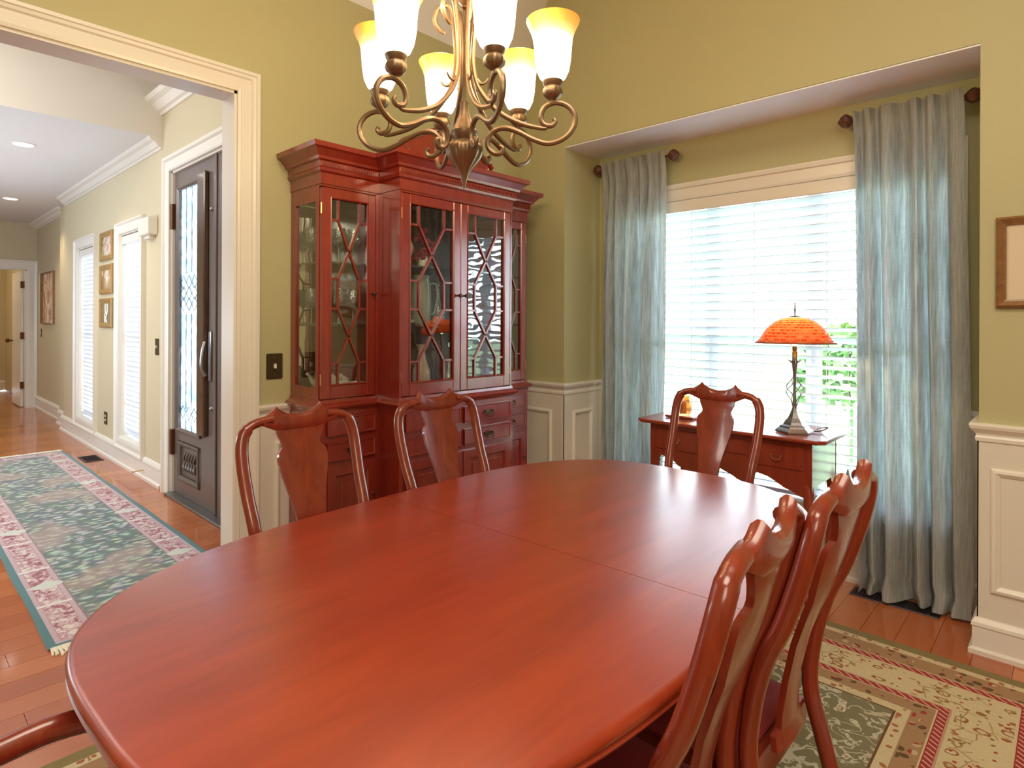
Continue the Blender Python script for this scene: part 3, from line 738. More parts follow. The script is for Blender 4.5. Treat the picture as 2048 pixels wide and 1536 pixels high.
# ================================================================ DINING TABLE
TC = (-1.023, 1.150); TA, TB, TE, TR = .575, .944, 3.05, .035; TZ = .76; SEAM = -.02
def outline(a, b, n=160, e=TE):
    pts = []
    for i in range(n):
        t = 2 * PI * i / n; c, s = math.cos(t), math.sin(t)
        pts.append((a * math.copysign(abs(c) ** (2 / e), c), b * math.copysign(abs(s) ** (2 / e), s)))
    return pts
table = thing('dining_table', 'large oval cherry dining table with a leaf seam and rounded ends on the rug', 'dining table', (TC[0], TC[1], 0), TR)
def tmesh(mb, name, mat, parent, smooth=True):
    o = mb.build(name, mat, None, smooth); o.parent = parent; return o
prof = [(-.030, -.042), (-.012, -.040), (-.004, -.034), (-.001, -.028), (-.006, -.024), (-.001, -.018), (0, -.012), (-.002, -.006), (-.007, -.001), (-.012, 0)]
def half(sgn):
    rings = []
    for ins, dz in prof:
        p = outline(TA + ins, TB + ins, 240)
        p = [(x, y) for x, y in p]
        if sgn > 0: q = [(x, y) for x, y in p if y > SEAM + .001]
        else: q = [(x, y) for x, y in p if y < SEAM - .001]
        if sgn < 0:      # rotate so the sequence is continuous
            pass
        xa = TA + ins; e = TE
        def xat(y): return xa * (1 - abs(y / (TB + ins)) ** e) ** (1 / e)
        ys = SEAM + .0009 * sgn
        q.sort(key=lambda t: math.atan2(t[1] * sgn - SEAM * sgn, t[0] * sgn) if True else 0)
        n0 = (xat(ys) * sgn, ys); n1 = (-xat(ys) * sgn, ys)
        q = [n0] + q + [n1]
        rings.append([(x, y, TZ + dz) for x, y in q])
    m0 = min(len(r) for r in rings)
    rings = [resample(r, 110) for r in rings]
    return MB().loft(rings)
def resample(r, n):
    P = [Vector(p) for p in r]; L = [0]
    for i in range(1, len(P)): L.append(L[-1] + (P[i] - P[i - 1]).length)
    out = []; j = 0
    for k in range(n):
        d = L[-1] * k / (n - 1)
        while j < len(P) - 2 and L[j + 1] < d: j += 1
        t = (d - L[j]) / max(L[j + 1] - L[j], 1e-9); out.append(tuple(P[j].lerp(P[j + 1], min(1, t))))
    return out
for sg in (1, -1): tmesh(half(sg), 'tabletop_leaf', M['table'], table)
ap = MB()
o1 = outline(TA - .10, TB - .12, 120); o2 = outline(TA - .125, TB - .145, 120)
ap.loft([[(x, y, TZ - .11) for x, y in o1], [(x, y, TZ - .042) for x, y in o1], [(x, y, TZ - .042) for x, y in o2], [(x, y, TZ - .11) for x, y in o2], [(x, y, TZ - .11) for x, y in o1]], True, False)
tmesh(ap, 'apron', M['mahog'], table)
for py in (-.48, .48):
    m = MB().lathe([(.09, .10), (.10, .14), (.07, .17), (.055, .22), (.08, .30), (.085, .36), (.06, .43), (.045, .50), (.06, .56), (.10, .60), (.16, .64), (.16, .65)], 0, py, 24)
    ped = tmesh(m, 'pedestal', M['mahog'], table)
    for k in range(4):
        a = PI / 4 + k * PI / 2
        pts = smooth_path([(math.cos(a) * r, py + math.sin(a) * r, z) for r, z in ((.05, .22), (.12, .20), (.21, .12), (.30, .055), (.36, .035))], 3)
        o = MB().tube(pts, [(.032 - .010 * i / 12) for i in range(13)], 10).build('leg', M['mahog'], None, True); o.parent = ped

# ================================================================ DINING CHAIRS
def yb(z):
    T = [(0, .16), (.2, .085), (.33, .043), (.42, .02), (.5, .0), (.56, 0), (.62, .010), (.70, .030), (.78, .064), (.86, .090), (.94, .111), (1.02, .118), (1.1, .12)]
    for (a, p), (b, q) in zip(T, T[1:]):
        if z <= b:
            t = (z - a) / (b - a); return -.20 - (p + (q - p) * t)
    return -.32
def chair_parts(t, arms=False):
    W = .0
    def pt(mb, name, mat, parent, smooth=True):
        o = mb.build(name, mat, None, smooth); o.parent = parent; return o
    for s in (-1, 1):
        path = [(.175, .003), (.172, .10), (.168, .25), (.168, .40), (.172, .50), (.178, .60), (.184, .70), (.188, .78), (.191, .86), (.190, .915), (.182, .955), (.165, .979), (.140, .990), (.115, .994), (.092, .996)]
        pts = smooth_path([(s * x, yb(z), z) for x, z in path], 4)
        rr = []
        for p in pts:
            z = p.z
            if abs(p.x) < .17 and z > .95: rr.append((.0145, .016))
            else: rr.append((.019 if z > .3 else .016, .017))
        o = MB().tube(pts, rr, 12)
        pt(o, 'back_post', M['chair'], t)
    # crest rail, column loft
    rings = []
    zt = [(-.124, 1.003), (-.112, 1.008), (-.100, 1.013), (-.088, 1.022), (-.076, 1.035), (-.066, 1.024), (-.050, 1.014), (-.030, 1.006), (0, 1.002)]
    zt = zt + [(-a, b) for a, b in zt[-2::-1]]
    def zb(x):
        x = abs(x)
        return .957 if x < .075 else .957 + (x - .075) / .049 * .022
    for x, z in zt:
        lo = zb(x); cur = .020 * (1 - (x / .12) ** 2)
        r = []
        for zz, th in ((lo, .010), (lo + .012, .015), ((lo + z) / 2, .015), (z - .008, .013), (z, .004)):
            r.append((x, yb(zz) - cur * .8 + th, zz))
        for zz, th in ((z, .004), (z - .008, .013), ((lo + z) / 2, .015), (lo + .012, .015), (lo, .010)):
            r.append((x, yb(zz) - cur * .8 - th, zz))
        rings.append(r)
    pt(MB().loft(rings), 'crest_rail', M['chair'], t)
    rows = [(.475, .075), (.50, .070), (.51, .052), (.54, .046), (.60, .040), (.68, .046), (.74, .056), (.78, .065), (.82, .075), (.85, .081), (.872, .083), (.888, .080), (.898, .072), (.905, .064), (.913, .063), (.925, .067), (.940, .074), (.957, .079), (.968, .080)]
    rings = []
    for z, w in rows:
        c = .014
        r = []
        for f in (-1, -.6, 0, .6, 1):
            r.append((w * f, yb(z) - c * (1 - (w * f / .09) ** 2) + .006, z))
        for f in (1, .6, 0, -.6, -1):
            r.append((w * f, yb(z) - c * (1 - (w * f / .09) ** 2) - .006, z))
        rings.append(r)
    pt(MB().loft(rings), 'splat', M['chair'], t)
    # seat frame
    def ring(z, g, fr=.205, bk=.180, yf=.235, yk=-.19):
        return [(-bk - g, yk - g, z), (bk + g, yk - g, z), (fr + g, yf - .05, z), (fr - .03 + g * .7, yf - .012 + g, z), (.09, yf + .012 + g, z), (-.09, yf + .012 + g, z), (-fr + .03 - g * .7, yf - .012 + g, z), (-fr - g, yf - .05, z)]
    pt(MB().loft([ring(.395, -.004), ring(.40, 0), ring(.452, 0), ring(.458, -.004)]), 'seat_rail', M['chair'], t, False)
    pt(MB().loft([ring(.452, -.022), ring(.470, -.018), ring(.484, -.032), ring(.490, -.07), ring(.492, -.12)]), 'seat', M['seat'], t)
    for s in (-1, 1):
        pts = smooth_path([(s * .178, .20, .40), (s * .192, .222, .33), (s * .186, .215, .22), (s * .172, .198, .10), (s * .175, .202, .035), (s * .186, .218, .016)], 4)
        n = len(pts); rad = []
        for p in pts:
            z = p.z; rad.append(.030 - (.40 - z) / .30 * .015 if z > .10 else (.015 if z > .04 else .022))
        pt(MB().tube(pts, rad, 12), 'leg', M['chair'], t)
    if arms:
        for s in (-1, 1):
            pts = smooth_path([(s * .20, yb(.69) + .005, .69), (s * .235, -.16, .69), (s * .262, -.04, .665), (s * .264, .10, .655), (s * .258, .20, .665), (s * .262, .262, .655)], 4)
            pt(MB().tube(pts, [(.020, .015)] * len(pts), 12), 'arm', M['chair'], t)
            pts = smooth_path([(s * .225, .10, .42), (s * .24, .13, .50), (s * .262, .10, .58), (s * .264, .13, .65)], 4)
            pt(MB().tube(pts, .015, 10), 'arm_support', M['chair'], t)
    return t
GR = 'queen anne chairs around the dining table'
chA = chair_parts(thing('dining_chair', 'mahogany vase-splat chair in front, nearest one on the right side of the table', 'chair', (-.647, .875, .0105), PI / 2 + .09, GR))
for loc, rz, lab in [((-.632, 1.265, .0105), PI / 2, 'mahogany vase-splat chair on the right side, between the nearest chair and the curtain'),
                     ((-1.505, .94, .0105), -PI / 2, 'mahogany vase-splat chair beside the cased opening, left of the cabinet'),
                     ((-1.505, 1.508, .0105), -PI / 2, 'mahogany vase-splat chair in front of the china cabinet doors'),
                     ((-1.150, 2.225, .0105), PI, 'mahogany vase-splat chair at the window end, before the small desk')]:
    c = copy_tree(chA); c.location = loc; c.rotation_euler = (0, 0, rz); c['label'] = lab
chair_parts(thing('dining_armchair', 'armchair at the near end of the table, only one arm visible', 'chair', (-.905, -.020, .0105), 0, None), True)

# ================================================================ RUGS
rug = MB().box(RX0, RX1, RY0, RY1, 0.0005, .008, .003).build('area_rug', M['rug'])
tag(rug, 'cream and red persian rug with olive edge under the dining table', 'rug')
rug_edge = None
run = thing('runner_rug', 'long teal and pink floral runner on the foyer floor', 'rug', ((UX0 + UX1) / 2, (UY0 + UY1) / 2, 0))
def runner_mesh():
    m = MB(); nx, ny = 60, 8
    rings = []
    pts = [(UX0 + (UX1 - UX0) * i / nx, UY0 + .0025 * math.sin(i * .5)) for i in range(nx + 1)] + [(UX1 - (UX1 - UX0) * i / nx, UY1 + .0025 * math.sin(i * .6)) for i in range(nx + 1)]
    return m.loft([[(x, y, .0005) for x, y in pts], [(x, y, .007) for x, y in pts]])
part(runner_mesh(), 'rug_field', M['runner'], run)
fm = MB()
for xe, sg in ((UX1, 1), (UX0, -1)):
    n = 120
    for i in range(n):
        y = UY0 + .01 + (UY1 - UY0 - .02) * i / (n - 1); L = .068 + rnd.uniform(-.012, .02); j = rnd.uniform(-.012, .012)
        fm.tube([(xe - .005 * sg, y, .005), (xe + sg * L * .5, y + j * .3, .005), (xe + sg * L, y + j, .003)], [.0045, .0055, .004], 5)
part(fm, 'fringe', M['fringe'], run, False, 'cream knotted fringe', 'stuff')

# ================================================================ CHINA CABINET
Y0, Y1, Y2, Y3 = 1.381, 1.690, 2.457, 2.768
X1, X2, XB = -2.485, -2.317, XW + .004
cab = thing('china_cabinet', 'tall mahogany breakfront china cabinet with glazed doors against the green wall', 'cabinet', ((XB + X2) / 2, (Y0 + Y3) / 2, 0))
plan = [(XB, Y0), (X1, Y0), (X1, Y1), (X2, Y1), (X2, Y2), (X1, Y2), (X1, Y3), (XB, Y3)]
ZL, ZD0, ZD1, ZC = .93, .95, 1.925, 2.10
# upper carcass
uc = MB()
t_ = .018
for ya in (Y1 - t_, Y2):  # inner dividers
    uc.box(XB, X1 - .0225, ya, ya + t_, ZL + .02, 1.925)
uc.box(XB, X1 - .0225, Y0, Y3, ZL, ZL + .02).box(X1 - .0225, X2 - .0225, Y1, Y2, ZL, ZL + .02)
uc.box(XB, X1 - .002, Y0, Y3, 1.925, 2.07).box(X1 - .002, X2 - .002, Y1, Y2, 1.925, 2.07)
for ya, e in ((Y1, 0), (Y2 - .011, 0)): uc.box(X1 - .0225, X2, ya, ya + .011, ZL + .02, 1.925)
for ya in (Y1 - .020, Y2 + .001): uc.box(X1 - .0225, X1 - .001, ya, ya + .019, ZL + .02, 1.925)
for ya, yb_ in ((Y0, Y0 + .02), (Y3 - .02, Y3)):
    uc.box(X1 - .05, X1 - .0225, ya, yb_, ZL + .02, 1.925).box(XB, XB + .045, ya, yb_, ZL + .02, 1.925).box(XB + .045, X1 - .05, ya, yb_, ZL + .02, ZL + .075).box(XB + .045, X1 - .05, ya, yb_, 1.86, 1.925)
part(uc, 'upper_case', M['cab'], cab)
part(MB().box(XB + .045, X1 - .05, Y0 + .008, Y0 + .012, ZL + .07, 1.865), 'side_pane', M['cabglass'], cab)
part(MB().box(XB + .045, X1 - .05, Y3 - .012, Y3 - .008, ZL + .07, 1.865), 'side_pane', M['cabglass'], cab)
part(MB().box(XB + .001, XB + .005, Y0 + .02, Y1 - t_, ZL + .02, 1.925).box(XB + .001, XB + .005, Y2 + t_, Y3 - .02, ZL + .02, 1.925), 'mirror_back', M['mirror'], cab, False, 'mirrored back panel')
part(MB().box(XB + .001, XB + .005, Y1, Y2, ZL + .02, 1.925), 'back_panel', M['cabin'], cab)
# cornice
cprof = [(-.01, 1.935), (.004, 1.935), (.004, 1.985), (.016, 1.992), (.020, 2.003), (.016, 2.010), (.018, 2.035), (.030, 2.040), (.034, 2.052), (.058, 2.078), (.072, 2.084), (.075, 2.105), (-.01, 2.105)]
part(MB().plan_sweep(plan, cprof), 'cornice', M['cab'], cab)
part(MB().box(XB, X1 + .06, Y0 - .05, Y3 + .05, 2.085, 2.10).box(X1, X2 + .05, Y1 - .05, Y2 + .05, 2.085, 2.10), 'cornice_top', M['cab'], cab)
den = MB()
def dentils(x, ya, yb_):
    n = int((yb_ - ya) / .0105)
    for i in range(n):
        y = ya + (yb_ - ya) * (i + .25) / n
        den.box(x, x + .007, y, y + .0055, 2.012, 2.030)
dentils(X2 + .016, Y1 - .015, Y2 + .015); dentils(X1 + .016, Y0 - .015, Y1 - .02); dentils(X1 + .016, Y2 + .02, Y3 + .015)
part(den, 'dentil_moulding', M['cab'], cab, kind='stuff')
# pediment
PX = -2.40
pp = [(0, 2.10), (0, 2.17), (.03, 2.20), (.10, 2.235), (.18, 2.275), (.25, 2.30), (.295, 2.292), (.305, 2.26), (.29, 2.235), (.32, 2.22), (.322, 2.215)]
poly = [(1.738 + a, z) for a, z in pp] + [(2.38 - a, z) for a, z in pp[::-1]]
ped_ = part(MB().prism(poly, lambda a, b, d: (d, a, b), PX - .022, PX), 'pediment', M['cab'], cab)
mm = MB()
for sgn, y0 in ((1, 1.738), (-1, 2.38)):
    pts = smooth_path([(PX + .004, y0 + sgn * a, z) for a, z in pp[1:7]], 4); mm.tube(pts, .011, 8)
part(mm, 'pediment_moulding', M['cab'], ped_, True)
for y, z in ((2.015, 2.262), (2.105, 2.262), (1.79, 2.155), (2.335, 2.155)):
    ro = MB()
    for k in range(8):
        a = k * PI / 4
        ro.tube([(PX + .004, y, z), (PX + .010, y + .009 * math.cos(a), z + .009 * math.sin(a)), (PX + .005, y + .018 * math.cos(a), z + .018 * math.sin(a))], [.004, .0055, .003], 6)
    part(ro, 'rosette', M['cab'], ped_, True)
# waist ledge
ledge = [(-.03, .895), (.010, .895), (.012, .905), (.026, .912), (.030, .922), (.022, .930), (.006, .938), (.004, .952), (-.03, .952)]
part(MB().plan_sweep(plan, ledge), 'waist_moulding', M['cab'], cab)
# base
BX = [(a + (0 if a == XB else .008), b) for a, b in plan]
bY0, bY1, bY2, bY3 = Y0 - .006, Y1 - .004, Y2 + .004, Y3 + .006
bX1, bX2 = X1 + .008, X2 + .008
bplan = [(XB, bY0), (bX1, bY0), (bX1, bY1), (bX2, bY1), (bX2, bY2), (bX1, bY2), (bX1, bY3), (XB, bY3)]
n_ = len(bplan)
bm_ = MB().loft([[(x, y, .09) for x, y in bplan], [(x, y, .90) for x, y in bplan]])
part(bm_, 'base_case', M['cab'], cab)
part(MB().plan_sweep(bplan, [(-.02, 0), (.022, 0), (.022, .08), (.012, .092), (.004, .105), (-.02, .105)]), 'plinth', M['cab'], cab)
brz = M['darkbronze']
def pull(x, y, z, parent, s=1.0):
    m = MB()
    m.prism([(-.034 * s, -.004), (-.026 * s, .012 * s), (-.012 * s, .008 * s), (0, .020 * s), (.012 * s, .008 * s), (.026 * s, .012 * s), (.034 * s, -.004), (.020 * s, -.014 * s), (0, -.010 * s), (-.020 * s, -.014 * s)], lambda a, b, d: (x + d, y + a, z + b), 0, .003)
    pts = smooth_path([(x + .012, y - .028 * s, z + .004), (x + .018, y - .024 * s, z - .016 * s), (x + .018, y, z - .024 * s), (x + .018, y + .024 * s, z - .016 * s), (x + .012, y + .028 * s, z + .004)], 3)
    m.tube(pts, .0028, 6)
    for q in (-1, 1): m.tube([(x, y + q * .028 * s, z + .004), (x + .014, y + q * .028 * s, z + .004)], .004, 6)
    return part(m, 'drawer_pull', brz, parent, True)
def drawer(x, ya, yb_, za, zb_, twin=False):
    m = MB().box(x, x + .010, ya, yb_, za, zb_, .003)
    m.frame(ya, yb_, za, zb_, [(0, 0), (0, .014), (-.006, .014), (-.009, .010), (-.009, 0)], fX(x))
    d = part(m, 'drawer', M['cab'], cab)
    if twin:
        w = yb_ - ya
        pull(x + .010, ya + w * .5, (za + zb_) / 2, d)
    else: pull(x + .010, (ya + yb_) / 2, (za + zb_) / 2, d, .8)
def base_door(x, ya, yb_, za, zb_):
    m = MB().frame(ya, yb_, za, zb_, [(0, 0), (0, .016), (-.042, .016), (-.050, .006), (-.050, 0)], fX(x))
    m.box(x, x + .004, ya + .04, yb_ - .04, za + .04, zb_ - .04)
    m.box(x + .003, x + .010, ya + .07, yb_ - .07, za + .07, zb_ - .07, .004)
    d = part(m, 'cupboard_door', M['cab'], cab)
    part(MB().tube([(x + .016, yb_ - .02, (za + zb_) / 2 + .1), (x + .028, yb_ - .02, (za + zb_) / 2 + .1), (x + .034, yb_ - .02, (za + zb_) / 2 + .1)], [.004, .009, .005], 8), 'knob', brz, d, True)
ym = (bY1 + bY2) / 2
for za, zb_ in ((.788, .872), (.672, .756)):
    drawer(bX2, bY1 + .03, ym - .014, za, zb_, True); drawer(bX2, ym + .014, bY2 - .03, za, zb_, True)
    drawer(bX1, bY0 + .03, bY1 - .025, za, zb_); drawer(bX1, bY2 + .025, bY3 - .03, za, zb_)
base_door(bX2, bY1 + .03, ym - .003, .13, .645); base_door(bX2, ym + .003, bY2 - .03, .13, .645)
base_door(bX1, bY0 + .03, bY1 - .025, .13, .645); base_door(bX1, bY2 + .025, bY3 - .03, .13, .645)
# glazed doors with astragal bars: 13 panes each
L_, R_, A_, B_, C_, D_, E_, F_ = .21, .79, .115, .28, .43, .59, .74, .885
NOD = [((L_, 0), (L_, A_)), ((R_, 0), (R_, A_)), ((0, A_), (L_, A_)), ((1, A_), (R_, A_)), ((L_, A_), (.5, B_)), ((R_, A_), (.5, B_)), ((.5, B_), (L_, C_)), ((.5, B_), (R_, C_)),
       ((0, C_), (L_, C_)), ((1, C_), (R_, C_)), ((L_, C_), (L_, D_)), ((R_, C_), (R_, D_)), ((0, D_), (L_, D_)), ((1, D_), (R_, D_)), ((L_, D_), (.5, E_)), ((R_, D_), (.5, E_)),
       ((.5, E_), (L_, F_)), ((.5, E_), (R_, F_)), ((0, F_), (L_, F_)), ((1, F_), (R_, F_)), ((L_, F_), (L_, 1)), ((R_, F_), (R_, 1))]
PAN = [[(0, 0), (L_, 0), (L_, A_), (0, A_)], [(L_, 0), (R_, 0), (R_, A_), (.5, B_), (L_, A_)], [(R_, 0), (1, 0), (1, A_), (R_, A_)],
       [(0, A_), (L_, A_), (.5, B_), (L_, C_), (0, C_)], [(1, A_), (R_, A_), (.5, B_), (R_, C_), (1, C_)],
       [(.5, B_), (R_, C_), (R_, D_), (.5, E_), (L_, D_), (L_, C_)], [(0, C_), (L_, C_), (L_, D_), (0, D_)], [(1, C_), (R_, C_), (R_, D_), (1, D_)],
       [(0, D_), (L_, D_), (.5, E_), (L_, F_), (0, F_)], [(1, D_), (R_, D_), (.5, E_), (R_, F_), (1, F_)],
       [(0, F_), (L_, F_), (L_, 1), (0, 1)], [(R_, F_), (1, F_), (1, 1), (R_, 1)], [(L_, F_), (.5, E_), (R_, F_), (R_, 1), (L_, 1)]]
def glazed_door(x, ya, yb_, za, zb_, st, knob_y, hinge_y):
    ga, gb, gz0, gz1 = ya + st, yb_ - st, za + .063, zb_ - .045
    m = MB().box(x - .022, x, ya, ga, za, zb_, .003).box(x - .022, x, gb, yb_, za, zb_, .003).box(x - .022, x, ga, gb, za, gz0, .002).box(x - .022, x, ga, gb, gz1, zb_, .002)
    m.frame(ga, gb, gz0, gz1, [(.004, 0), (.004, .003), (0, .005), (-.004, .001), (-.004, -.004)], fX(x))
    d = part(m, 'glazed_door', M['cab'], cab)
    f = lambda a, b: (ga + (gb - ga) * a, gz1 - (gz1 - gz0) * b)
    g = MB(); r = .0042 if gb - ga < .22 else .0048
    for p, q in NOD:
        (a0, b0), (a1, b1) = f(*p), f(*q)
        L = math.hypot(a1 - a0, b1 - b0); nx, nz = -(b1 - b0) / L * r, (a1 - a0) / L * r
        g.prism([(a0 + nx, b0 + nz), (a0 - nx, b0 - nz), (a1 - nx, b1 - nz), (a1 + nx, b1 + nz)], lambda a, b, dd: (x - .016 + dd, a, b), 0, .013)
    part(g, 'glazing_bars', M['cab'], d)
    for P_ in PAN:
        c = [f(a, b) for a, b in P_]
        part(MB().prism(c, lambda a, b, dd: (x - .013 + dd, a, b), 0, .002), 'pane', M['cabglass'], d)
    part(MB().tube([(x, knob_y, 1.445), (x + .010, knob_y, 1.445), (x + .018, knob_y, 1.445), (x + .026, knob_y, 1.445), (x + .029, knob_y, 1.445)], [.005, .004, .010, .010, .004], 10), 'knob', brz, d, True)
    for z in (1.02, 1.80):
        part(MB().tube([(x - .004, hinge_y, z), (x - .004, hinge_y, z + .05)], .004, 6), 'hinge', M['brass'], d)
    return d
ymid = (Y1 + Y2) / 2
glazed_door(X2, Y1 + .012, ymid - .001, .955, 1.922, .048, ymid - .02, Y1 + .012)
glazed_door(X2, ymid + .001, Y2 - .012, .955, 1.922, .048, ymid + .02, Y2 - .012)
glazed_door(X1, Y0 + .004, Y1 - .021, .955, 1.922, .045, Y1 - .04, Y0 + .002)
glazed_door(X1, Y2 + .021, Y3 - .004, .955, 1.922, .045, Y2 + .04, Y3 - .002)
for z in (1.288, 1.580):
    for a, b, xx in ((Y0 + .021, Y1 - t_ - .001, X1 - .03), (Y1 + .001, Y2 - .001, X2 - .06), (Y2 + t_ + .001, Y3 - .021, X1 - .03)):
        part(MB().box(XB + .008, xx, a, b, z, z + .009), 'shelf', M['shelfglass'], cab)

# contents of the cabinet
def goblet(x, y, z, label, h=.17, r=.034):
    m = MB().lathe([(.028, 0), (.027, .003), (.006, .008), (.004, .02), (.004, h * .42), (.008, h * .47), (r * .8, h * .58), (r, h * .72), (r * .98, h * .86), (r * .90, h), (r * .84, h), (r * .9, h * .80), (r * .7, h * .60), (.002, h * .5)], 0, 0, 16,
                  flute=lambda i, t: .05 * math.cos(8 * t) if 6 <= i <= 8 else 0)
    o = m.build('wine_goblet', M['crystal'], None, True); o.location = (x, y, z)
    return o
gm = None
for z, lev in ((1.590, 'upper'), (1.298, 'lower')):
    for r, row in enumerate(('back', 'front')):
        for c, col in enumerate(('nearest the side pane', 'in the middle', 'nearest the centre doors')):
            o = goblet(0, 0, 0, '') if gm is None else gm.copy()
            if gm is None: gm = o
            else: C.objects.link(o)
            o.location = (XB + .08 + r * .10, Y0 + .065 + c * .080 + .006 * r, z); o.rotation_euler = (0, 0, rnd.uniform(0, 1))
            tag(o, 'goblet %s, %s row, %s shelf of narrow cabinet bay' % (col, row, lev), 'glass', 'crystal goblets in the narrow left cabinet bay')
def simple(name, prof_, mat, loc, label, cat, seg=24, handle=None, group=None, spout=False):
    t = thing(name, label, cat, loc, 0, group)
    MBo = MB().lathe(prof_, 0, 0, seg); o = MBo.build('body', mat, None, True); o.parent = t
    if handle:
        h0, h1, r, out = handle
        pts = smooth_path([(0, r, h1), (0, r + out * .8, h1 + .005), (0, r + out, (h0 + h1) / 2), (0, r + out * .6, h0), (0, r * .95, h0)], 4)
        q = MB().tube(pts, .005, 8).build('handle', mat, None, True); q.parent = t
    if spout:
        q = MB().tube(smooth_path([(0, -.04, .05), (0, -.07, .07), (0, -.085, .10), (0, -.10, .115)], 3), [.014, .013, .011, .010, .009, .008, .007, .007, .007, .007], 8).build('spout', mat, None, True); q.parent = t
    return t
zs0, zs1, zs2 = ZL + .0205, 1.2975, 1.5895
simple('teapot', [(.03, 0), (.05, .02), (.062, .05), (.055, .085), (.035, .105), (.030, .108), (.012, .12), (.010, .132), (.002, .136)], M['ceramic'], (XB + .14, Y0 + .11, zs0), 'cream ceramic teapot at the bottom of the narrow bay beside the opening', 'teapot', handle=(.03, .09, .055, .035), spout=True)
simple('coffee_cup', [(.018, 0), (.022, .006), (.034, .03), (.038, .065), (.035, .065), (.030, .03), (.004, .008)], M['ceramic'], (XB + .20, Y0 + .235, zs0), 'white cup with a looped handle at the bottom of the narrow bay beside the opening', 'cup', handle=(.018, .052, .034, .022))
simple('sugar_bowl', [(.022, 0), (.042, .02), (.048, .045), (.036, .07), (.038, .075), (.012, .09), (.004, .10)], M['ceramic'], (XB + .09, Y0 + .22, zs0), 'small cream lidded bowl behind the white cup', 'bowl')
# centre bay
def stack(n, x, y, z, r, label, group):
    nm = {2: ['lower', 'upper'], 4: ['bottom', 'third from top', 'second from top', 'topmost']}[n]
    for i in range(n):
        o = MB().lathe([(r * .55, 0), (r * .6, .004), (r, .012), (r, .015), (r * .6, .007), (.002, .006)], 0, 0, 24).build('dinner_plate', M['ceramic'], None, True)
        o.location = (x, y, z + i * .0075)
        tag(o, label % nm[i], 'plate', group)
stack(4, X2 - .16, Y1 + .12, zs0, .095, 'cream plate, %s in the stack on the cabinet bottom shelf', 'plates stacked in the cabinet bottom')
stack(2, X2 - .17, Y1 + .13, zs1, .075, 'small cream saucer plate under the pinkish cup, %s one', 'small plates on the cabinet middle shelf')
simple('tea_cup', [(.018, 0), (.022, .006), (.036, .03), (.042, .055), (.039, .055), (.033, .03), (.004, .008)], M['pinkcer'], (X2 - .17, Y1 + .13, zs1 + .0155), 'pinkish tea cup standing on the small cream plates', 'cup', handle=(.016, .045, .036, .02))
simple('glass_pitcher', [(.05, 0), (.056, .01), (.060, .10), (.056, .20), (.050, .235), (.056, .255), (.052, .255), (.046, .23), (.052, .19), (.055, .10), (.05, .014), (.003, .012)], plain('milky_pitcher_glass', (.42, .42, .34), .15, 0, .6, var=.2), (X2 - .19, Y1 + .27, zs1), 'tall grey-green glazed pitcher with a large handle on the middle shelf', 'pitcher', handle=(.06, .21, .056, .06))
vp = simple('flower_vase', [(.03, 0), (.035, .01), (.02, .03), (.045, .07), (.052, .10), (.04, .13), (.025, .15), (.032, .17), (.028, .17), (.02, .15)], plain('peach_vase_glaze', (.72, .50, .34), .2, 0, .5, var=.2), (X2 - .17, Y1 + .15, zs2), 'peach coloured vase on the top shelf of the cabinet', 'vase')
fl = MB()
for i in range(34):
    a = rnd.uniform(0, 2 * PI); r = rnd.uniform(.0, .055); z = rnd.uniform(.02, .20)
    fl.lathe([(.002, z - .012), (.014, z - .004), (.017, z + .006), (.008, z + .016), (.002, z + .010)], r * math.cos(a), r * math.sin(a), 7)
t = thing('dried_flowers', 'bunch of dark red dried flowers on the top cabinet shelf beside the peach vase', 'flowers', (X2 - .16, Y1 + .265, zs2))
o = fl.build('petals', M['redflower'], None, True, 'stuff'); o.parent = t
o = MB().lathe([(.025, 0), (.03, .01), (.026, .05), (.020, .06)], 0, 0, 16).build('holder', M['ceramic'], None, True); o.parent = t
simple('pink_vase', [(.035, 0), (.04, .01), (.05, .05), (.045, .11), (.022, .17), (.018, .21), (.030, .24), (.026, .24), (.014, .21)], M['pinkcer'], (X2 - .19, Y1 + .28, zs0), 'tall pink and cream vase on the bottom shelf behind the left centre door', 'vase')
simple('cream_jug', [(.03, 0), (.045, .02), (.05, .06), (.035, .11), (.038, .14), (.034, .14), (.03, .11)], M['ceramic'], (X2 - .2, ymid + .13, zs0), 'small cream jug low behind the right centre door', 'jug', handle=(.03, .11, .04, .03))
simple('glass_decanter', [(.04, 0), (.05, .02), (.052, .08), (.02, .14), (.014, .19), (.02, .20), (.012, .205), (.018, .23), (.004, .25)], M['crystal'], (X2 - .25, ymid + .05, zs1), 'cut glass decanter behind the right centre door', 'decanter')

# ================================================================ CHANDELIER
K = .00139
CT = 1.70
Fv = Vector((-math.sin(math.radians(43.2677)), math.cos(math.radians(43.2677)), 0)); Rv = Vector((Fv.y, -Fv.x, 0))
CC = Fv * CT + Rv * (CT * (927 - 1024) / 1199.4)
zz = lambda v: 1.315 + (642 - v) * CT / 1199.4
ch = thing('chandelier', 'bronze scroll-arm chandelier with six lit amber glass shades above the table', 'chandelier', (CC.x, CC.y, zz(378)), 0)
def cpart(mb, name, mat, parent=ch, smooth=True): return mb.build(name, mat, parent, smooth)
sc = CT / 1199.4
urn = [(1, 378), (4, 368), (7, 355), (11, 345), (19, 333), (28, 322), (34, 312), (37, 303), (36.5, 296), (32, 289), (24, 284), (20, 281)]
cpart(MB().lathe([(r * sc, zz(v)) for r, v in urn], CC.x, CC.y, 72, flute=lambda i, t: (.045 * math.cos(12 * t) if 4 <= i <= 9 else 0)), 'urn', M['bronze'])
bell = [(20, 282), (22, 278), (26, 272), (27, 264), (24, 260), (22, 254), (17, 246), (13, 236), (10, 228), (9.5, 222), (8, 212), (9, 206), (3, 202)]
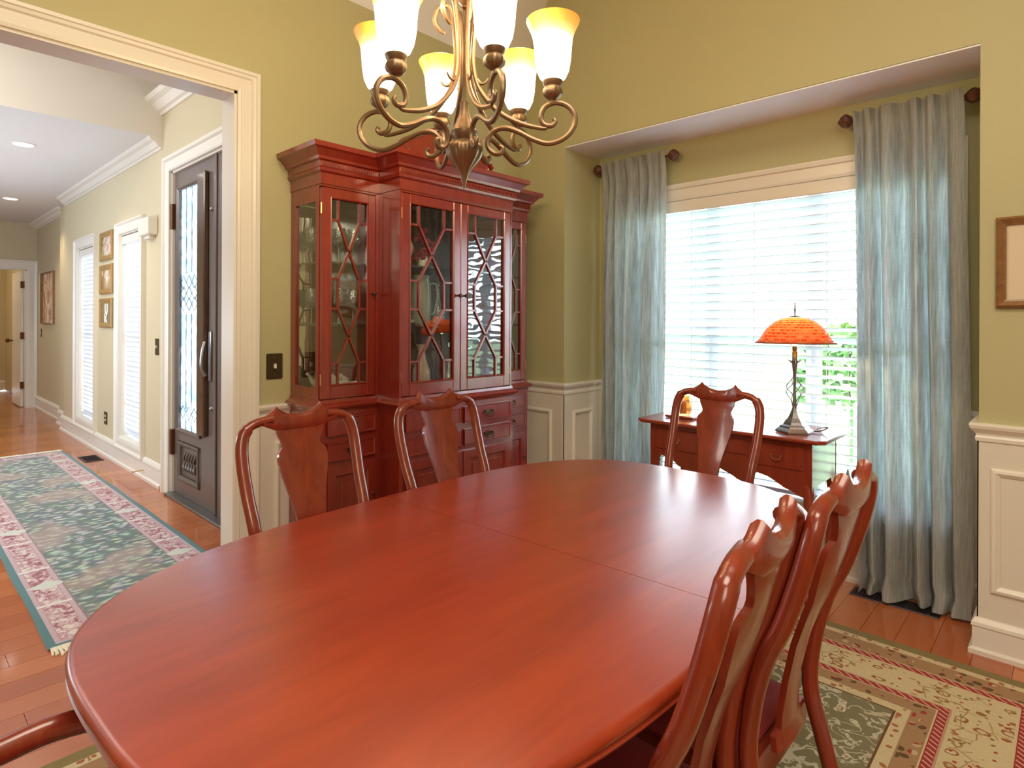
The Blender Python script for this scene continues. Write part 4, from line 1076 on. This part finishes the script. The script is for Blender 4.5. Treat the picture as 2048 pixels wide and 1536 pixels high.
cpart(MB().lathe([(r * sc, zz(v)) for r, v in bell], CC.x, CC.y, 32), 'bell_collar', M['bronze'])
cpart(MB().lathe([(2.6 * sc, zz(203)), (2.6 * sc, zz(20)), (8 * sc, zz(18)), (5 * sc, zz(12)), (13 * sc, zz(4)), (13 * sc, zz(-8)), (5 * sc, zz(-16)), (4 * sc, zz(-30)), (4 * sc, zz(-110)), (30 * sc, zz(-114)), (34 * sc, zz(-124)), (14 * sc, zz(-134)), (5 * sc, zz(-142)), (5 * sc, zz(-240))], CC.x, CC.y, 16), 'stem', M['bronze'])
arm_uv = [(1000, 288), (1007, 293), (1002, 303), (988, 302), (976, 288), (978, 268), (993, 255), (1015, 253), (1042, 263), (1070, 278), (1100, 287), (1130, 278), (1149, 257), (1151, 233), (1136, 213), (1112, 206), (1092, 214), (1084, 232), (1090, 248), (1105, 252), (1113, 245), (1109, 238)]
strap_uv = [(42, 52), (52, 46), (62, 30), (60, 10), (48, -4), (32, 0), (25, 25), (20, 60), (17.5, 100), (19, 130), (28, 165), (50, 198), (80, 226), (120, 246), (158, 256), (170, 256)]
shade_prof = [(.024, 0), (.036, .010), (.045, .030), (.050, .060), (.0525, .095), (.055, .118), (.061, .138), (.070, .156), (.0745, .167), (.0725, .168), (.067, .156), (.058, .138), (.052, .118), (.0495, .095), (.047, .060), (.042, .030), (.033, .013), (.021, .003)]
SM = shade_mat(0, .168)
base_ang = math.atan2(Rv.y, Rv.x) + math.radians(-8.5)
R0 = .2506
shade0 = None
for k in range(6):
    a = base_ang + k * PI / 3; dx, dy = math.cos(a), math.sin(a)
    A3 = lambda r, z: (CC.x + dx * r, CC.y + dy * r, z)
    pts = smooth_path([A3((u - 927) * K, 1.315 + (642 - v) * K) for u, v in arm_uv], 4)
    n = len(pts); rad = [(.0052 + .0022 * min(1, i / 10, (n - 1 - i) / 10),) * 2 for i in range(n)]
    armo = cpart(MB().tube(pts, rad, 8), 'arm', M['bronze'])
    pts = smooth_path([A3(r * K, 1.315 + (642 - v) * K) for r, v in strap_uv], 4)
    n = len(pts); rad = [(.0045 + .0025 * min(1, i / 8, (n - 1 - i) / 8),) * 2 for i in range(n)]
    cpart(MB().tube(pts, rad, 8), 'support_scroll', M['bronze'])
    pts = smooth_path([A3(r * K, 1.315 + (642 - v) * K) for r, v in [(24, 150), (34, 160), (44, 158), (50, 150)]], 3)
    cpart(MB().tube(pts, [.0055, .0052, .005, .0046, .0042, .0038, .0034, .003, .0026, .002], 6), 'leaf', M['bronze'])
    cx, cy = CC.x + dx * R0, CC.y + dy * R0
    zb0 = 1.978
    cup = [(.004, -.056), (.006, -.050), (.014, -.046), (.024, -.038), (.027, -.028), (.025, -.018), (.021, -.013), (.026, -.006), (.028, .002), (.024, .004)]
    cpart(MB().lathe([(r, zb0 + z) for r, z in cup], cx, cy, 32, flute=lambda i, t: (.05 * math.cos(8 * t) if 2 <= i <= 5 else 0)), 'candle_cup', M['bronze'], armo)
    m = MB().lathe(shade_prof, 0, 0, 32, caps=False)
    if shade0 is None: so = m.build('lamp_shade', SM, None, True); shade0 = so
    else: so = shade0.copy(); C.objects.link(so)
    so.parent = armo; so.matrix_parent_inverse = base_matrix(armo).inverted(); so.location = (cx, cy, zb0 + .002)
    bo = MB().lathe([(.010, 0), (.012, .02), (.024, .05), (.022, .07), (.010, .082), (.001, .085)], 0, 0, 14).build('bulb', M['bulb'], None, True)
    bo.parent = armo; bo.matrix_parent_inverse = base_matrix(armo).inverted(); bo.location = (cx, cy, zb0 + .005)
    ld = bpy.data.lights.new('bulb_light', 'POINT'); ld.energy = 6.5; ld.color = (1.0, 0.74, 0.40); ld.shadow_soft_size = .04
    lo = bpy.data.objects.new('bulb_light', ld); C.objects.link(lo); lo.parent = ch
    lo.matrix_parent_inverse = base_matrix(ch).inverted(); lo.location = (cx, cy, zb0 + .24)
# chain up to the ceiling
lk = MB(); zc = zz(-240)
i = 0
while zc < 3.66:
    pts = []
    for j in range(13):
        t = 2 * PI * j / 12; x = .011 * math.cos(t); z = .020 * math.sin(t)
        pts.append((CC.x + (x if i % 2 else 0), CC.y + (0 if i % 2 else x), zc + z))
    lk.tube(pts, .0028, 6, caps=False); zc += .031; i += 1
cpart(lk, 'chain', M['bronze'])
cpart(MB().lathe([(.065, 3.70), (.065, 3.69), (.05, 3.675), (.015, 3.665), (.008, 3.65)], CC.x, CC.y, 24), 'ceiling_canopy', M['bronze'])

# ================================================================ CURTAINS
def curtain(x0, x1, b0, b1, nf, ztop, seed, label):
    r = random.Random(seed); ph = [r.uniform(-.5, .5) for _ in range(nf + 2)]
    t = thing('curtain', label, 'curtain', ((x0 + x1) / 2, 3.33, 0), 0, 'blue grey linen curtains in the window alcove')
    yr = 3.325
    a2 = [r.uniform(.75, 1.25) for _ in range(nf + 2)]
    def fn(u, v):
        z = ztop - (ztop - .02) * v
        xl = x0 + (b0 - x0) * v; xr = x1 + (b1 - x1) * v
        uu = u + .010 * math.sin(7 * v + seed) * (v if u > .02 and u < .98 else 0)
        f = uu * nf; i = int(min(f, nf - 1)); amp = (.014 + .034 * min(1, v * 3.2)) * a2[i]
        # top heading: sharper, tighter pleats
        f2 = f + .16 * math.sin(2 * PI * f * .37 + seed); w = math.sin(2 * PI * f2 + ph[i] * .4 * v) + .28 * math.sin(4.3 * PI * f2 + seed + 2 * v) * min(1, v * 3)
        sharp = (min(1.15, abs(w)) ** .8) * math.copysign(1, w)
        y = yr - .005 + amp * sharp + .012 * math.sin(3.1 * u * nf + 5 * v)
        x = xl + (xr - xl) * uu + .010 * math.cos(2 * PI * f) * min(1, .3 + v * 2)
        if v > .955:
            k = (v - .955) / .045; y -= .035 * k * (0.6 + .5 * math.sin(nf * 2.2 * u + seed)); z = max(.010, z - .004)
            x += .010 * math.sin(9 * u + 3 * k)
        hd = max(0, 1 - v / .06)
        if hd > 0: y = y * (1 - hd) + (yr - .030 + .020 * max(-1, min(1, 1.6 * w))) * hd
        if v < .03: y = min(y, yr - .010)
        return (x, y, z)
    m = MB().grid(fn, nf * 18, 64)
    part(m, 'cloth', M['curtain'], t, True)
    return t
def rod(x0, x1, z, label):
    t = thing('curtain_rod', label, 'curtain rod', ((x0 + x1) / 2, 3.33, z), 0, 'short brown curtain rods')
    part(MB().tube([(x0, 3.33, z), (x1, 3.33, z)], .008, 12), 'rod', M['rodbrown'], t, True)
    for x, s in ((x0, -1), (x1, 1)):
        pr = [(.009, -.012), (.014, -.008), (.012, -.003), (.022, .006), (.031, .020), (.033, .032), (.026, .048), (.012, .058), (.008, .064)]
        rings = []
        for i, (rr, d) in enumerate(pr):
            rings.append([(x + s * d, 3.33 + rr * (1 + (.08 * math.cos(9 * a + d * 60) if 3 <= i <= 7 else 0)) * math.cos(a), z + rr * (1 + (.08 * math.cos(9 * a + d * 60) if 3 <= i <= 7 else 0)) * math.sin(a)) for a in [2 * PI * j / 36 for j in range(36)]])
        part(MB().loft(rings), 'finial', M['rodbrown'], t, True)
    xm = (x0 + x1) / 2
    part(MB().tube([(xm, 3.33, z), (xm, YA, z)], .006, 8).box(xm - .012, xm + .012, YA - .006, YA, z - .03, z + .03), 'bracket', M['rodbrown'], t)
curtain(-2.305, -1.825, -2.30, -1.84, 6, 2.362, 3, 'blue-grey linen curtain nearest the china cabinet')
curtain(-0.805, -0.368, -0.775, -0.330, 5, 2.352, 11, 'blue-grey linen curtain beside the framed picture wall, pooling on the floor')
rod(-2.315, -1.818, 2.332, 'short brown rod with carved ball finials over the curtain nearest the cabinet')
rod(-0.815, -0.362, 2.322, 'short brown rod with carved ball finials over the curtain nearest the picture')

# ================================================================ SMALL DESK (lowboy)
DX0_, DX1_, DY0, DY1, DZ = -1.785, -.815, 2.90, 3.345, .780
desk = thing('writing_desk', 'small mahogany lowboy desk with scalloped apron in front of the window blinds', 'desk', ((DX0_ + DX1_) / 2, (DY0 + DY1) / 2, 0))
# chamfered corner top
cc = .03
tp = [(DX0_ + cc, DY0), (DX1_ - cc, DY0), (DX1_, DY0 + cc), (DX1_, DY1), (DX0_, DY1), (DX0_, DY0 + cc)]
def ins(p, g):
    cx, cy = (DX0_ + DX1_) / 2, (DY0 + DY1) / 2
    return [(x + math.copysign(g, cx - x), y + math.copysign(g, cy - y)) for x, y in p]
part(MB().loft([[(x, y, DZ - .020) for x, y in ins(tp, .008)], [(x, y, DZ - .014) for x, y in tp], [(x, y, DZ - .006) for x, y in tp], [(x, y, DZ) for x, y in ins(tp, .004)]]), 'desktop', M['mahog'], desk)
bx0, bx1, by0, by1 = -1.715, -.880, 2.945, 3.325
prs = [(0, .50), (.03, .50), (.05, .555), (.07, .590), (.12, .585), (.17, .565), (.20, .545), (.24, .535), (.27, .515), (.33, .515), (.345, .56), (.37, .590), (.45, .582), (.50, .565), (.55, .550), (.58, .535), (.62, .525), (.655, .525), (.67, .565), (.70, .585), (.76, .575), (.81, .555), (.85, .535), (.89, .525), (.94, .505), (1, .50)]
poly = [(bx0 + (bx1 - bx0) * s_, z) for s_, z in prs] + [(bx1, DZ - .02), (bx0, DZ - .02)]
part(MB().prism(poly, lambda a, b, d: (a, d, b), by0, by0 + .02), 'front_apron', M['mahog'], desk)
for xa in (bx0, bx1 - .018):
    sp_ = [(by0 + .02, .50), (by0 + .06, .51), (by0 + .09, .55), (by1 - .09, .55), (by1 - .06, .51), (by1, .50), (by1, DZ - .02), (by0 + .02, DZ - .02)]
    part(MB().prism(sp_, lambda a, b, d: (d, a, b), xa, xa + .018), 'side_panel', M['mahog'], desk)
part(MB().box(bx0, bx1, by1 - .016, by1, .55, DZ - .02), 'back_panel', M['mahog'], desk)
for i in range(3):
    a = bx0 + .035 + i * (bx1 - bx0 - .05) / 3; b = a + (bx1 - bx0 - .05) / 3 - .02
    za = .625 if i != 1 else .66
    m = MB().box(a, b, by0 - .006, by0 + .002, za, .735, .003)
    d = part(m, 'drawer', M['mahog'], desk)
    xm = (a + b) / 2; zm = (za + .735) / 2
    pts = smooth_path([(xm - .022, by0 - .014, zm + .006), (xm - .018, by0 - .018, zm - .010), (xm, by0 - .019, zm - .014), (xm + .018, by0 - .018, zm - .010), (xm + .022, by0 - .014, zm + .006)], 3)
    q = MB().tube(pts, .0025, 6)
    for s in (-1, 1): q.tube([(xm + s * .022, by0 - .004, zm + .006), (xm + s * .022, by0 - .016, zm + .006)], .005, 8)
    part(q, 'drawer_pull', M['brass'], d, True)
for xa in (bx0 + .025, bx1 - .025):
    for ya, s in ((by0 + .022, -1), (by1 - .022, 1)):
        sx = -1 if xa < -1.3 else 1
        pts = smooth_path([(xa, ya, .56), (xa + sx * .010, ya + s * .010, .47), (xa + sx * .006, ya + s * .006, .33), (xa - sx * .004, ya - s * .004, .15), (xa, ya, .05), (xa + sx * .010, ya + s * .012, .016)], 4)
        rad = [.024 if p.z > .45 else (.012 + (p.z - .05) / .40 * .012 if p.z > .05 else .018) for p in pts]
        part(MB().tube(pts, rad, 12), 'leg', M['mahog'], desk, True)

# ================================================================ TABLE LAMP
LX, LY = -1.000, 3.075
lamp = thing('table_lamp', 'lit table lamp with an orange fish-scale stained glass shade on the desk', 'lamp', (LX, LY, DZ + .001))
sq = lambda w, z, r=PI / 6: [(LX + w * math.cos(r + k * PI / 3), LY + w * math.sin(r + k * PI / 3), z) for k in range(6)]
part(MB().loft([sq(.088, .782), sq(.088, .790), sq(.076, .800), sq(.070, .803), (sq(.066, .812)), sq(.052, .818), sq(.046, .830), sq(.030, .850), sq(.018, .875), sq(.012, .895)]), 'base', M['pewter'], lamp)
part(MB().lathe([(.012, .895), (.010, .91), (.008, .95), (.007, 1.00), (.008, 1.06), (.011, 1.09), (.014, 1.12), (.012, 1.14)], LX, LY, 14), 'stem', M['pewter'], lamp, True)
cg = MB()
for k in range(5):
    a = k * 2 * PI / 5
    pts = smooth_path([(LX + r * math.cos(a + tw), LY + r * math.sin(a + tw), z) for r, tw, z in ((.009, 0, .905), (.016, .4, .93), (.034, 1.0, .965), (.042, 1.5, .985), (.034, 2.1, 1.010), (.016, 2.7, 1.035), (.009, 3.0, 1.05))], 3)
    cg.tube(pts, .0022, 6)
part(cg, 'twisted_cage', M['pewter'], lamp, True)
lf = MB()
for k in range(4):
    a = k * PI / 2 + .4
    lf.tube([(LX + r * math.cos(a), LY + r * math.sin(a), z) for r, z in ((.010, 1.118), (.022, 1.128), (.034, 1.133))], [.006, .004, .001], 6)
part(lf, 'leaf_collar', M['pewter'], lamp, True)
part(MB().lathe([(.013, 1.138), (.013, 1.17), (.010, 1.175), (.012, 1.18), (.012, 1.20)], LX, LY, 14), 'socket', M['brass'], lamp, True)
part(MB().lathe([(.010, 1.20), (.012, 1.21), (.026, 1.245), (.028, 1.265), (.018, 1.285), (.002, 1.292)], LX, LY, 14), 'bulb', emit('lamp_bulb', (1.0, .8, .45), 14), lamp, True)
part(MB().lathe([(.002, 1.29), (.0022, 1.34), (.018, 1.347), (.030, 1.343), (.034, 1.339)], LX, LY, 24).lathe([(.004, 1.347), (.0035, 1.37), (.005, 1.385), (.003, 1.408), (.001, 1.412)], LX, LY, 10), 'finial', M['pewter'], lamp, True)
def shade_r(f): # f 0 top .. 1 rim
    P_ = [(0, .032, 1.340), (.12, .060, 1.334), (.3, .095, 1.318), (.5, .124, 1.293), (.7, .146, 1.262), (.88, .163, 1.232), (1, .178, 1.216)]
    for (a, r, z), (b, r2, z2) in zip(P_, P_[1:]):
        if f <= b: t = (f - a) / (b - a); return r + (r2 - r) * t, z + (z2 - z) * t
    return .178, 1.216
def tile_mat():
    m, nt, b, out = new_mat('orange_stained_glass'); k = NB(nt)
    at = k.n('ShaderNodeAttribute'); at.attribute_name = 'tint'
    f = at.outputs['Fac']
    col = k.ramp(f, [(0, (.85, .12, .04)), (.45, (.95, .22, .07)), (.7, (.98, .42, .15)), (1, (1, .66, .32))])
    nt.links.new(col, b.inputs['Base Color']); b.inputs['Roughness'].default_value = .15
    tl = k.n('ShaderNodeBsdfTranslucent'); nt.links.new(col, tl.inputs[0])
    mx = k.n('ShaderNodeMixShader'); mx.inputs[0].default_value = .6
    nt.links.new(b.outputs[0], mx.inputs[1]); nt.links.new(tl.outputs[0], mx.inputs[2]); nt.links.new(mx.outputs[0], out.inputs[0])
    return m
tm_ = MB(); tints = []; NT, NR = 34, 11
for r in range(NR):
    f0 = r / NR; f1 = (r + 1.25) / NR
    for j in range(NT):
        a0 = 2 * PI * (j + (r % 2) * .5) / NT; h = PI / NT * .86
        vs = []
        for f, w in ((f0 + .03, .0), (f0 + (f1 - f0) * .30, 1.0), (f0 + (f1 - f0) * .62, .96), (min(f1, 1.0) - .03, .30)):
            rr, z = shade_r(min(1, max(0, f)))
            vs.append((rr, z, w))
        ring = []
        for rr, z, w in vs: ring.append((LX + rr * math.cos(a0 - h * w), LY + rr * math.sin(a0 - h * w), z))
        for rr, z, w in vs[::-1]:
            if w == 0: continue
            ring.append((LX + rr * math.cos(a0 + h * w), LY + rr * math.sin(a0 + h * w), z))
        tm_.add(ring, [tuple(range(len(ring)))]); tints.append(rnd.random())
shd = part(MB().lathe([(shade_r(i / 14)[0] - .0015, shade_r(i / 14)[1] - .0012) for i in range(15)] + [(.182, 1.213), (.182, 1.217)], LX, LY, 48, caps=False), 'lamp_shade', translucent('shade_lead_lattice', (.10, .05, .04), (.5, .10, .03), .35), lamp, True)
me = bpy.data.meshes.new('glass_tiles'); me.from_pydata(tm_.v, [], tm_.f); me.update()
at = me.attributes.new('tint', 'FLOAT', 'FACE'); at.data.foreach_set('value', tints)
me.materials.append(tile_mat())
go = bpy.data.objects.new('glass_tiles', me); C.objects.link(go); go.parent = shd; go.matrix_parent_inverse = base_matrix(shd).inverted(); go['kind'] = 'stuff'
part(MB().tube(smooth_path([(LX + .06, LY + .03, .787), (LX + .10, LY + .06, .790), (LX + .125, LY + .09, .805), (LX + .10, LY + .11, .800), (LX + .06, LY + .16, .786), (LX + .04, LY + .22, .786)], 4), .003, 6), 'cord', M['darkbronze'], lamp, True)
ld = bpy.data.lights.new('lamp_light', 'POINT'); ld.energy = 13; ld.color = (1, .72, .38); ld.shadow_soft_size = .025
lo = bpy.data.objects.new('lamp_light', ld); C.objects.link(lo); lo.parent = lamp; lo.matrix_parent_inverse = base_matrix(lamp).inverted(); lo.location = (LX, LY, 1.30)
# candle holder on the desk
hx, hy = -1.60, 3.10
hl = thing('candle_holder', 'amber glass candle holder on a little dark wooden tray at the left of the desk', 'candle holder', (hx, hy, DZ + .001))
part(MB().box(hx - .085, hx + .085, hy - .055, hy + .055, .7815, .795, .004), 'tray', M['mahog'], hl)
part(MB().lathe([(.035, .796), (.042, .80), (.050, .83), (.052, .87), (.045, .905), (.041, .905), (.047, .87), (.045, .83), (.035, .806)], hx, hy, 24), 'glass_bowl', thin_glass('amber_glass', (.95, .70, .45), 2.0, .3, 40, base=.1), hl, True)
part(MB().lathe([(.018, .806), (.018, .868), (.015, .872), (.002, .868)], hx, hy, 16), 'candle', M['ceramic'], hl, True)

# ================================================================ WALL FITTINGS AND PICTURES
def frame_pic(name, label, a0, a1, b0, b1, fn, w, fmat, pmat, group=None, th=.022, matw=0):
    t = thing(name, label, 'picture', fn((a0 + a1) / 2, b0, 0), 0, group)
    part(MB().frame(a0, a1, b0, b1, [(0, .001), (0, th * .7), (-w * .3, th), (-w * .8, th * .6), (-w, th * .5), (-w, .001)], fn), 'frame', fmat, t)
    g = w * .9
    if matw:
        part(MB().prism([(a0 + g, b0 + g), (a1 - g, b0 + g), (a1 - g, b1 - g), (a0 + g, b1 - g)], lambda a, b, d: fn(a, b, d), .002, .006), 'mat_board', M['matte'], t)
        g2 = g + matw
        part(MB().prism([(a0 + g2, b0 + g2), (a1 - g2, b0 + g2), (a1 - g2, b1 - g2), (a0 + g2, b1 - g2)], fn, .006, .0075), 'print', pmat, t)
    else:
        part(MB().prism([(a0 + g, b0 + g), (a1 - g, b0 + g), (a1 - g, b1 - g), (a0 + g, b1 - g)], fn, .002, .006), 'print', pmat, t)
    return t
def print_mat(name, stops, scale, dist=1.0, axis=(1, 1, 1)):
    m, nt, b, out = new_mat(name); k = NB(nt)
    f = k.noise(k.mapv(k.pos(), scale=axis), scale, 3, .5, dist)
    nt.links.new(k.ramp(f, stops), b.inputs['Base Color']); b.inputs['Roughness'].default_value = .4
    return m
pic1 = print_mat('photo_print_blossom', [(.35, (.16, .13, .07)), (.48, (.42, .34, .2)), (.55, (.75, .68, .6)), (.62, (.6, .35, .33))], 7)
pic2 = print_mat('photo_print_field', [(.35, (.30, .18, .09)), (.5, (.48, .33, .2)), (.6, (.78, .72, .6))], 6)
frame_pic('picture_frame', 'top one of three small gold-framed pictures between the foyer windows', -7.05, -6.60, 1.885, 2.165, fY(YF), .05, M['goldframe'], pic1, 'three small pictures in a column between the foyer windows')
frame_pic('picture_frame', 'middle one of three small gold-framed pictures between the foyer windows', -7.05, -6.60, 1.560, 1.845, fY(YF), .05, M['goldframe'], pic2, 'three small pictures in a column between the foyer windows')
p3 = frame_pic('picture_frame', 'lowest of three small framed pictures, with white letters on brown', -7.05, -6.60, 1.235, 1.52, fY(YF), .05, M['goldframe'], plain('brown_print', (.25, .19, .10), .6), 'three small pictures in a column between the foyer windows')
lz = lambda a, b, d: (-6.825 + a, YF - .0065 - d, b)
part(MB().prism([(-.055, 1.475), (-.018, 1.475), (-.018, 1.405), (-.010, 1.392), (.010, 1.392), (.018, 1.405), (.018, 1.475), (.055, 1.475), (.055, 1.395), (.035, 1.368), (-.035, 1.368), (-.055, 1.395)], lz, 0, .002), 'letter', M['whiteprint'], p3)
part(MB().prism([(-.060, 1.375), (-.026, 1.375), (-.026, 1.335), (.022, 1.375), (.062, 1.375), (.005, 1.325), (.062, 1.275), (.020, 1.275), (-.014, 1.305), (-.026, 1.295), (-.026, 1.275), (-.060, 1.275)], lz, .002, .004), 'letter', M['whiteprint'], p3)

art = print_mat('abstract_figures', [(.30, (.06, .08, .04)), (.42, (.35, .14, .07)), (.50, (.62, .30, .18)), (.56, (.85, .72, .58)), (.64, (.80, .76, .66)), (.72, (.35, .12, .06))], 3.0, 1.5, (3.2, 1, 1.1))
frame_pic('canvas_painting', 'abstract painting in brown, peach and white on the hall wall', -10.85, -10.02, 1.25, 1.975, fY(1.66), .02, M['brownframe'], art, None, .035)
frame_pic('framed_print', 'brown-framed print with a plain cream mat on the wall at the right edge', -.231, .22, 1.375, 1.728, fY(YW), .032, M['brownframe'], plain('pale_print', (.70, .62, .48), .7, var=.15, vs=30), None, .026, .10)

def plate(name, label, cat, a0, a1, b0, b1, fn, toggle=True, kind='switch', mat=None):
    t = thing(name, label, cat, fn((a0 + a1) / 2, b0, 0))
    am, bmid = (a0 + a1) / 2, (b0 + b1) / 2
    part(MB().prism([(a0 + .004, b0), (a1 - .004, b0), (a1, b0 + .004), (a1, b1 - .004), (a1 - .004, b1), (a0 + .004, b1), (a0, b1 - .004), (a0, b0 + .004)], fn, 0, .006), 'cover_plate', mat or M['bswitch'], t)
    if kind == 'switch':
        part(MB().prism([(am - .005, bmid - .010), (am + .005, bmid - .010), (am + .005, bmid + .012), (am - .005, bmid + .012)], fn, .006, .016), 'toggle', M['plastic'], t)
    else:
        for z in (-.028, .012):
            part(MB().prism([(am - .013, bmid + z), (am + .013, bmid + z), (am + .013, bmid + z + .020), (am - .013, bmid + z + .020)], fn, .006, .009), 'socket', M['plastic'], t)
    for z in (b0 + .018, b1 - .018):
        part(MB().prism([(am + .0025 * math.cos(q * PI / 4), z + .0025 * math.sin(q * PI / 4)) for q in range(8)], fn, .006, .0075), 'screw', M['brass'], t)
    return t
plate('light_switch', 'square bronze switch plate with a white toggle between the opening and the cabinet', 'switch', 1.262, 1.340, 1.037, 1.157, fX(XW))
plate('light_switch', 'narrow dark switch plate beside the front door', 'switch', -5.355, -5.275, 1.035, 1.165, fY(YF))
plate('wall_outlet', 'brown outlet plate low between the foyer windows', 'outlet', -6.90, -6.80, .30, .42, fY(YF), kind='outlet')
plate('light_switch', 'small dark switch plate under the hall painting', 'switch', -10.99, -10.91, 1.06, 1.18, fY(1.66))
tb = thing('door_chime', 'white boxy door chime high between the foyer window and the front door', 'door chime', (-5.42, YF, 1.99))
part(MB().box(-5.56, -5.31, YF - .075, YF, 1.99, 2.13, .006), 'housing', M['plastic'], tb)
part(MB().box(-5.50, -5.37, YF - .045, YF, 1.965, 1.99), 'speaker_base', M['plastic'], tb)
ds = thing('door_stop', 'small brown spring door stop sticking out of the foyer baseboard', 'door stop', (-5.60, YF - .02, .075))
part(MB().tube([(-5.60, YF - .02, .075), (-5.60, YF - .09, .072), (-5.60, YF - .10, .072)], [.005, .005, .010], 8), 'rod', M['brass'], ds, True)
def vent(x0, x1, y0, y1, label, along='x'):
    t = thing('floor_vent', label, 'floor vent', ((x0 + x1) / 2, (y0 + y1) / 2, 0))
    part(MB().frame(x0 + .015, x1 - .015, y0 + .015, y1 - .015, [(0, 0), (0, .005), (.012, .005), (.015, 0)], lambda a, b, d: (a, b, .0005 + d)), 'vent_frame', M['vent'], t)
    m = MB(); m.box(x0 + .014, x1 - .014, y0 + .014, y1 - .014, .0005, .0015)
    part(m, 'vent_pan', M['vent'], t)
    n = int((x1 - x0) / .018)
    for i in range(n):
        x = x0 + .02 + (x1 - x0 - .04) * i / max(1, n - 1)
        part(MB().box(x - .002, x + .002, y0 + .014, y1 - .014, .0015, .005), 'louver', M['vent'], t)
vent(-.80, -.44, 3.235, 3.345, 'dark floor vent under the hem of the curtain nearest the picture')
vent(-6.92, -6.62, 1.325, 1.475, 'dark floor vent between the runner and the foyer baseboard')
# wall star in the far room
st = thing('wall_starburst', 'dark metal leaf starburst on the far room wall seen through the hall door', 'wall decor', (-14.498, .93, 1.50))
for k in range(8):
    a = k * PI / 4 + .15; L = .42 if k % 4 == 0 else .27
    pts = [(-14.47, .93 + math.cos(a) * r * L, 1.50 + math.sin(a) * r * L) for r in (.05, .35, .7, 1)]
    part(MB().tube(pts, [.010, .030, .028, .003], 6), 'leaf', M['hinge'], st, True)
part(MB().box(-14.499, -14.46, .89, .97, 1.46, 1.54, .01), 'hub', M['hinge'], st)
# recessed lights
for i, (x, y, lab) in enumerate(((-6.225, .82, 'lit recessed ceiling light nearer the beam in the hall ceiling'), (-9.145, 1.09, 'lit recessed ceiling light deeper in the hall ceiling'), (-11.9, 1.1, None))):
    if lab is None: continue
    t = thing('recessed_light', lab, 'ceiling light', (x, y, 2.735), 0, 'recessed lights in the hall ceiling')
    part(MB().lathe([(.085, 2.7345), (.085, 2.731), (.070, 2.729), (.066, 2.7345)], x, y, 28, caps=False), 'trim_ring', M['plastic'], t, True)
    part(MB().lathe([(.067, 2.7345), (.067, 2.7335), (.001, 2.7335)], x, y, 28), 'lens', M['downlight'], t)
    sd = bpy.data.lights.new('downlight', 'SPOT'); sd.energy = 55; sd.spot_size = math.radians(125); sd.spot_blend = .6; sd.color = (1, .80, .52); sd.shadow_soft_size = .06
    so = bpy.data.objects.new('downlight', sd); C.objects.link(so); so.parent = t; so.matrix_parent_inverse = base_matrix(t).inverted(); so.location = (x, y, 2.72)
sd = bpy.data.lights.new('far_room_light', 'POINT'); sd.energy = 45; sd.color = (1, .8, .5); sd.shadow_soft_size = .2
so = bpy.data.objects.new('far_room_light', sd); C.objects.link(so); so.location = (-12.9, 0, 2.3)

# ================================================================ OUTSIDE
struct(MB().box(-40, 30, YA + .3, 60, -.5, -.4).build('ground', M['lawn']))
for i, (x, y, r, lab) in enumerate(((-2.0, 8.2, .62, 'green shrub glimpsed outside through the blinds between the lamp and the right curtain'),)):
    m = MB()
    for j in range(700):
        a = rnd.uniform(0, 2 * PI); b = math.acos(rnd.uniform(-.3, 1)); rr = r * rnd.uniform(.75, 1.0)
        p = Vector((x + rr * math.sin(b) * math.cos(a), y + rr * math.sin(b) * math.sin(a), .55 + rr * 1.2 * math.cos(b)))
        d1 = Vector((rnd.uniform(-1, 1), rnd.uniform(-1, 1), rnd.uniform(-1, 1))).normalized() * .09; d2 = d1.orthogonal() * .5
        m.add([p - d1, p + d2, p + d1, p - d2], [(0, 1, 2, 3)])
    sh = thing('shrub', lab, 'shrub', (x, y, -.4))
    part(m, 'foliage', M['leafgreen'], sh, False, None, 'stuff')
    part(MB().tube([(x, y, -.4), (x, y, .6)], .02, 8), 'stem', M['leafgreen'], sh)
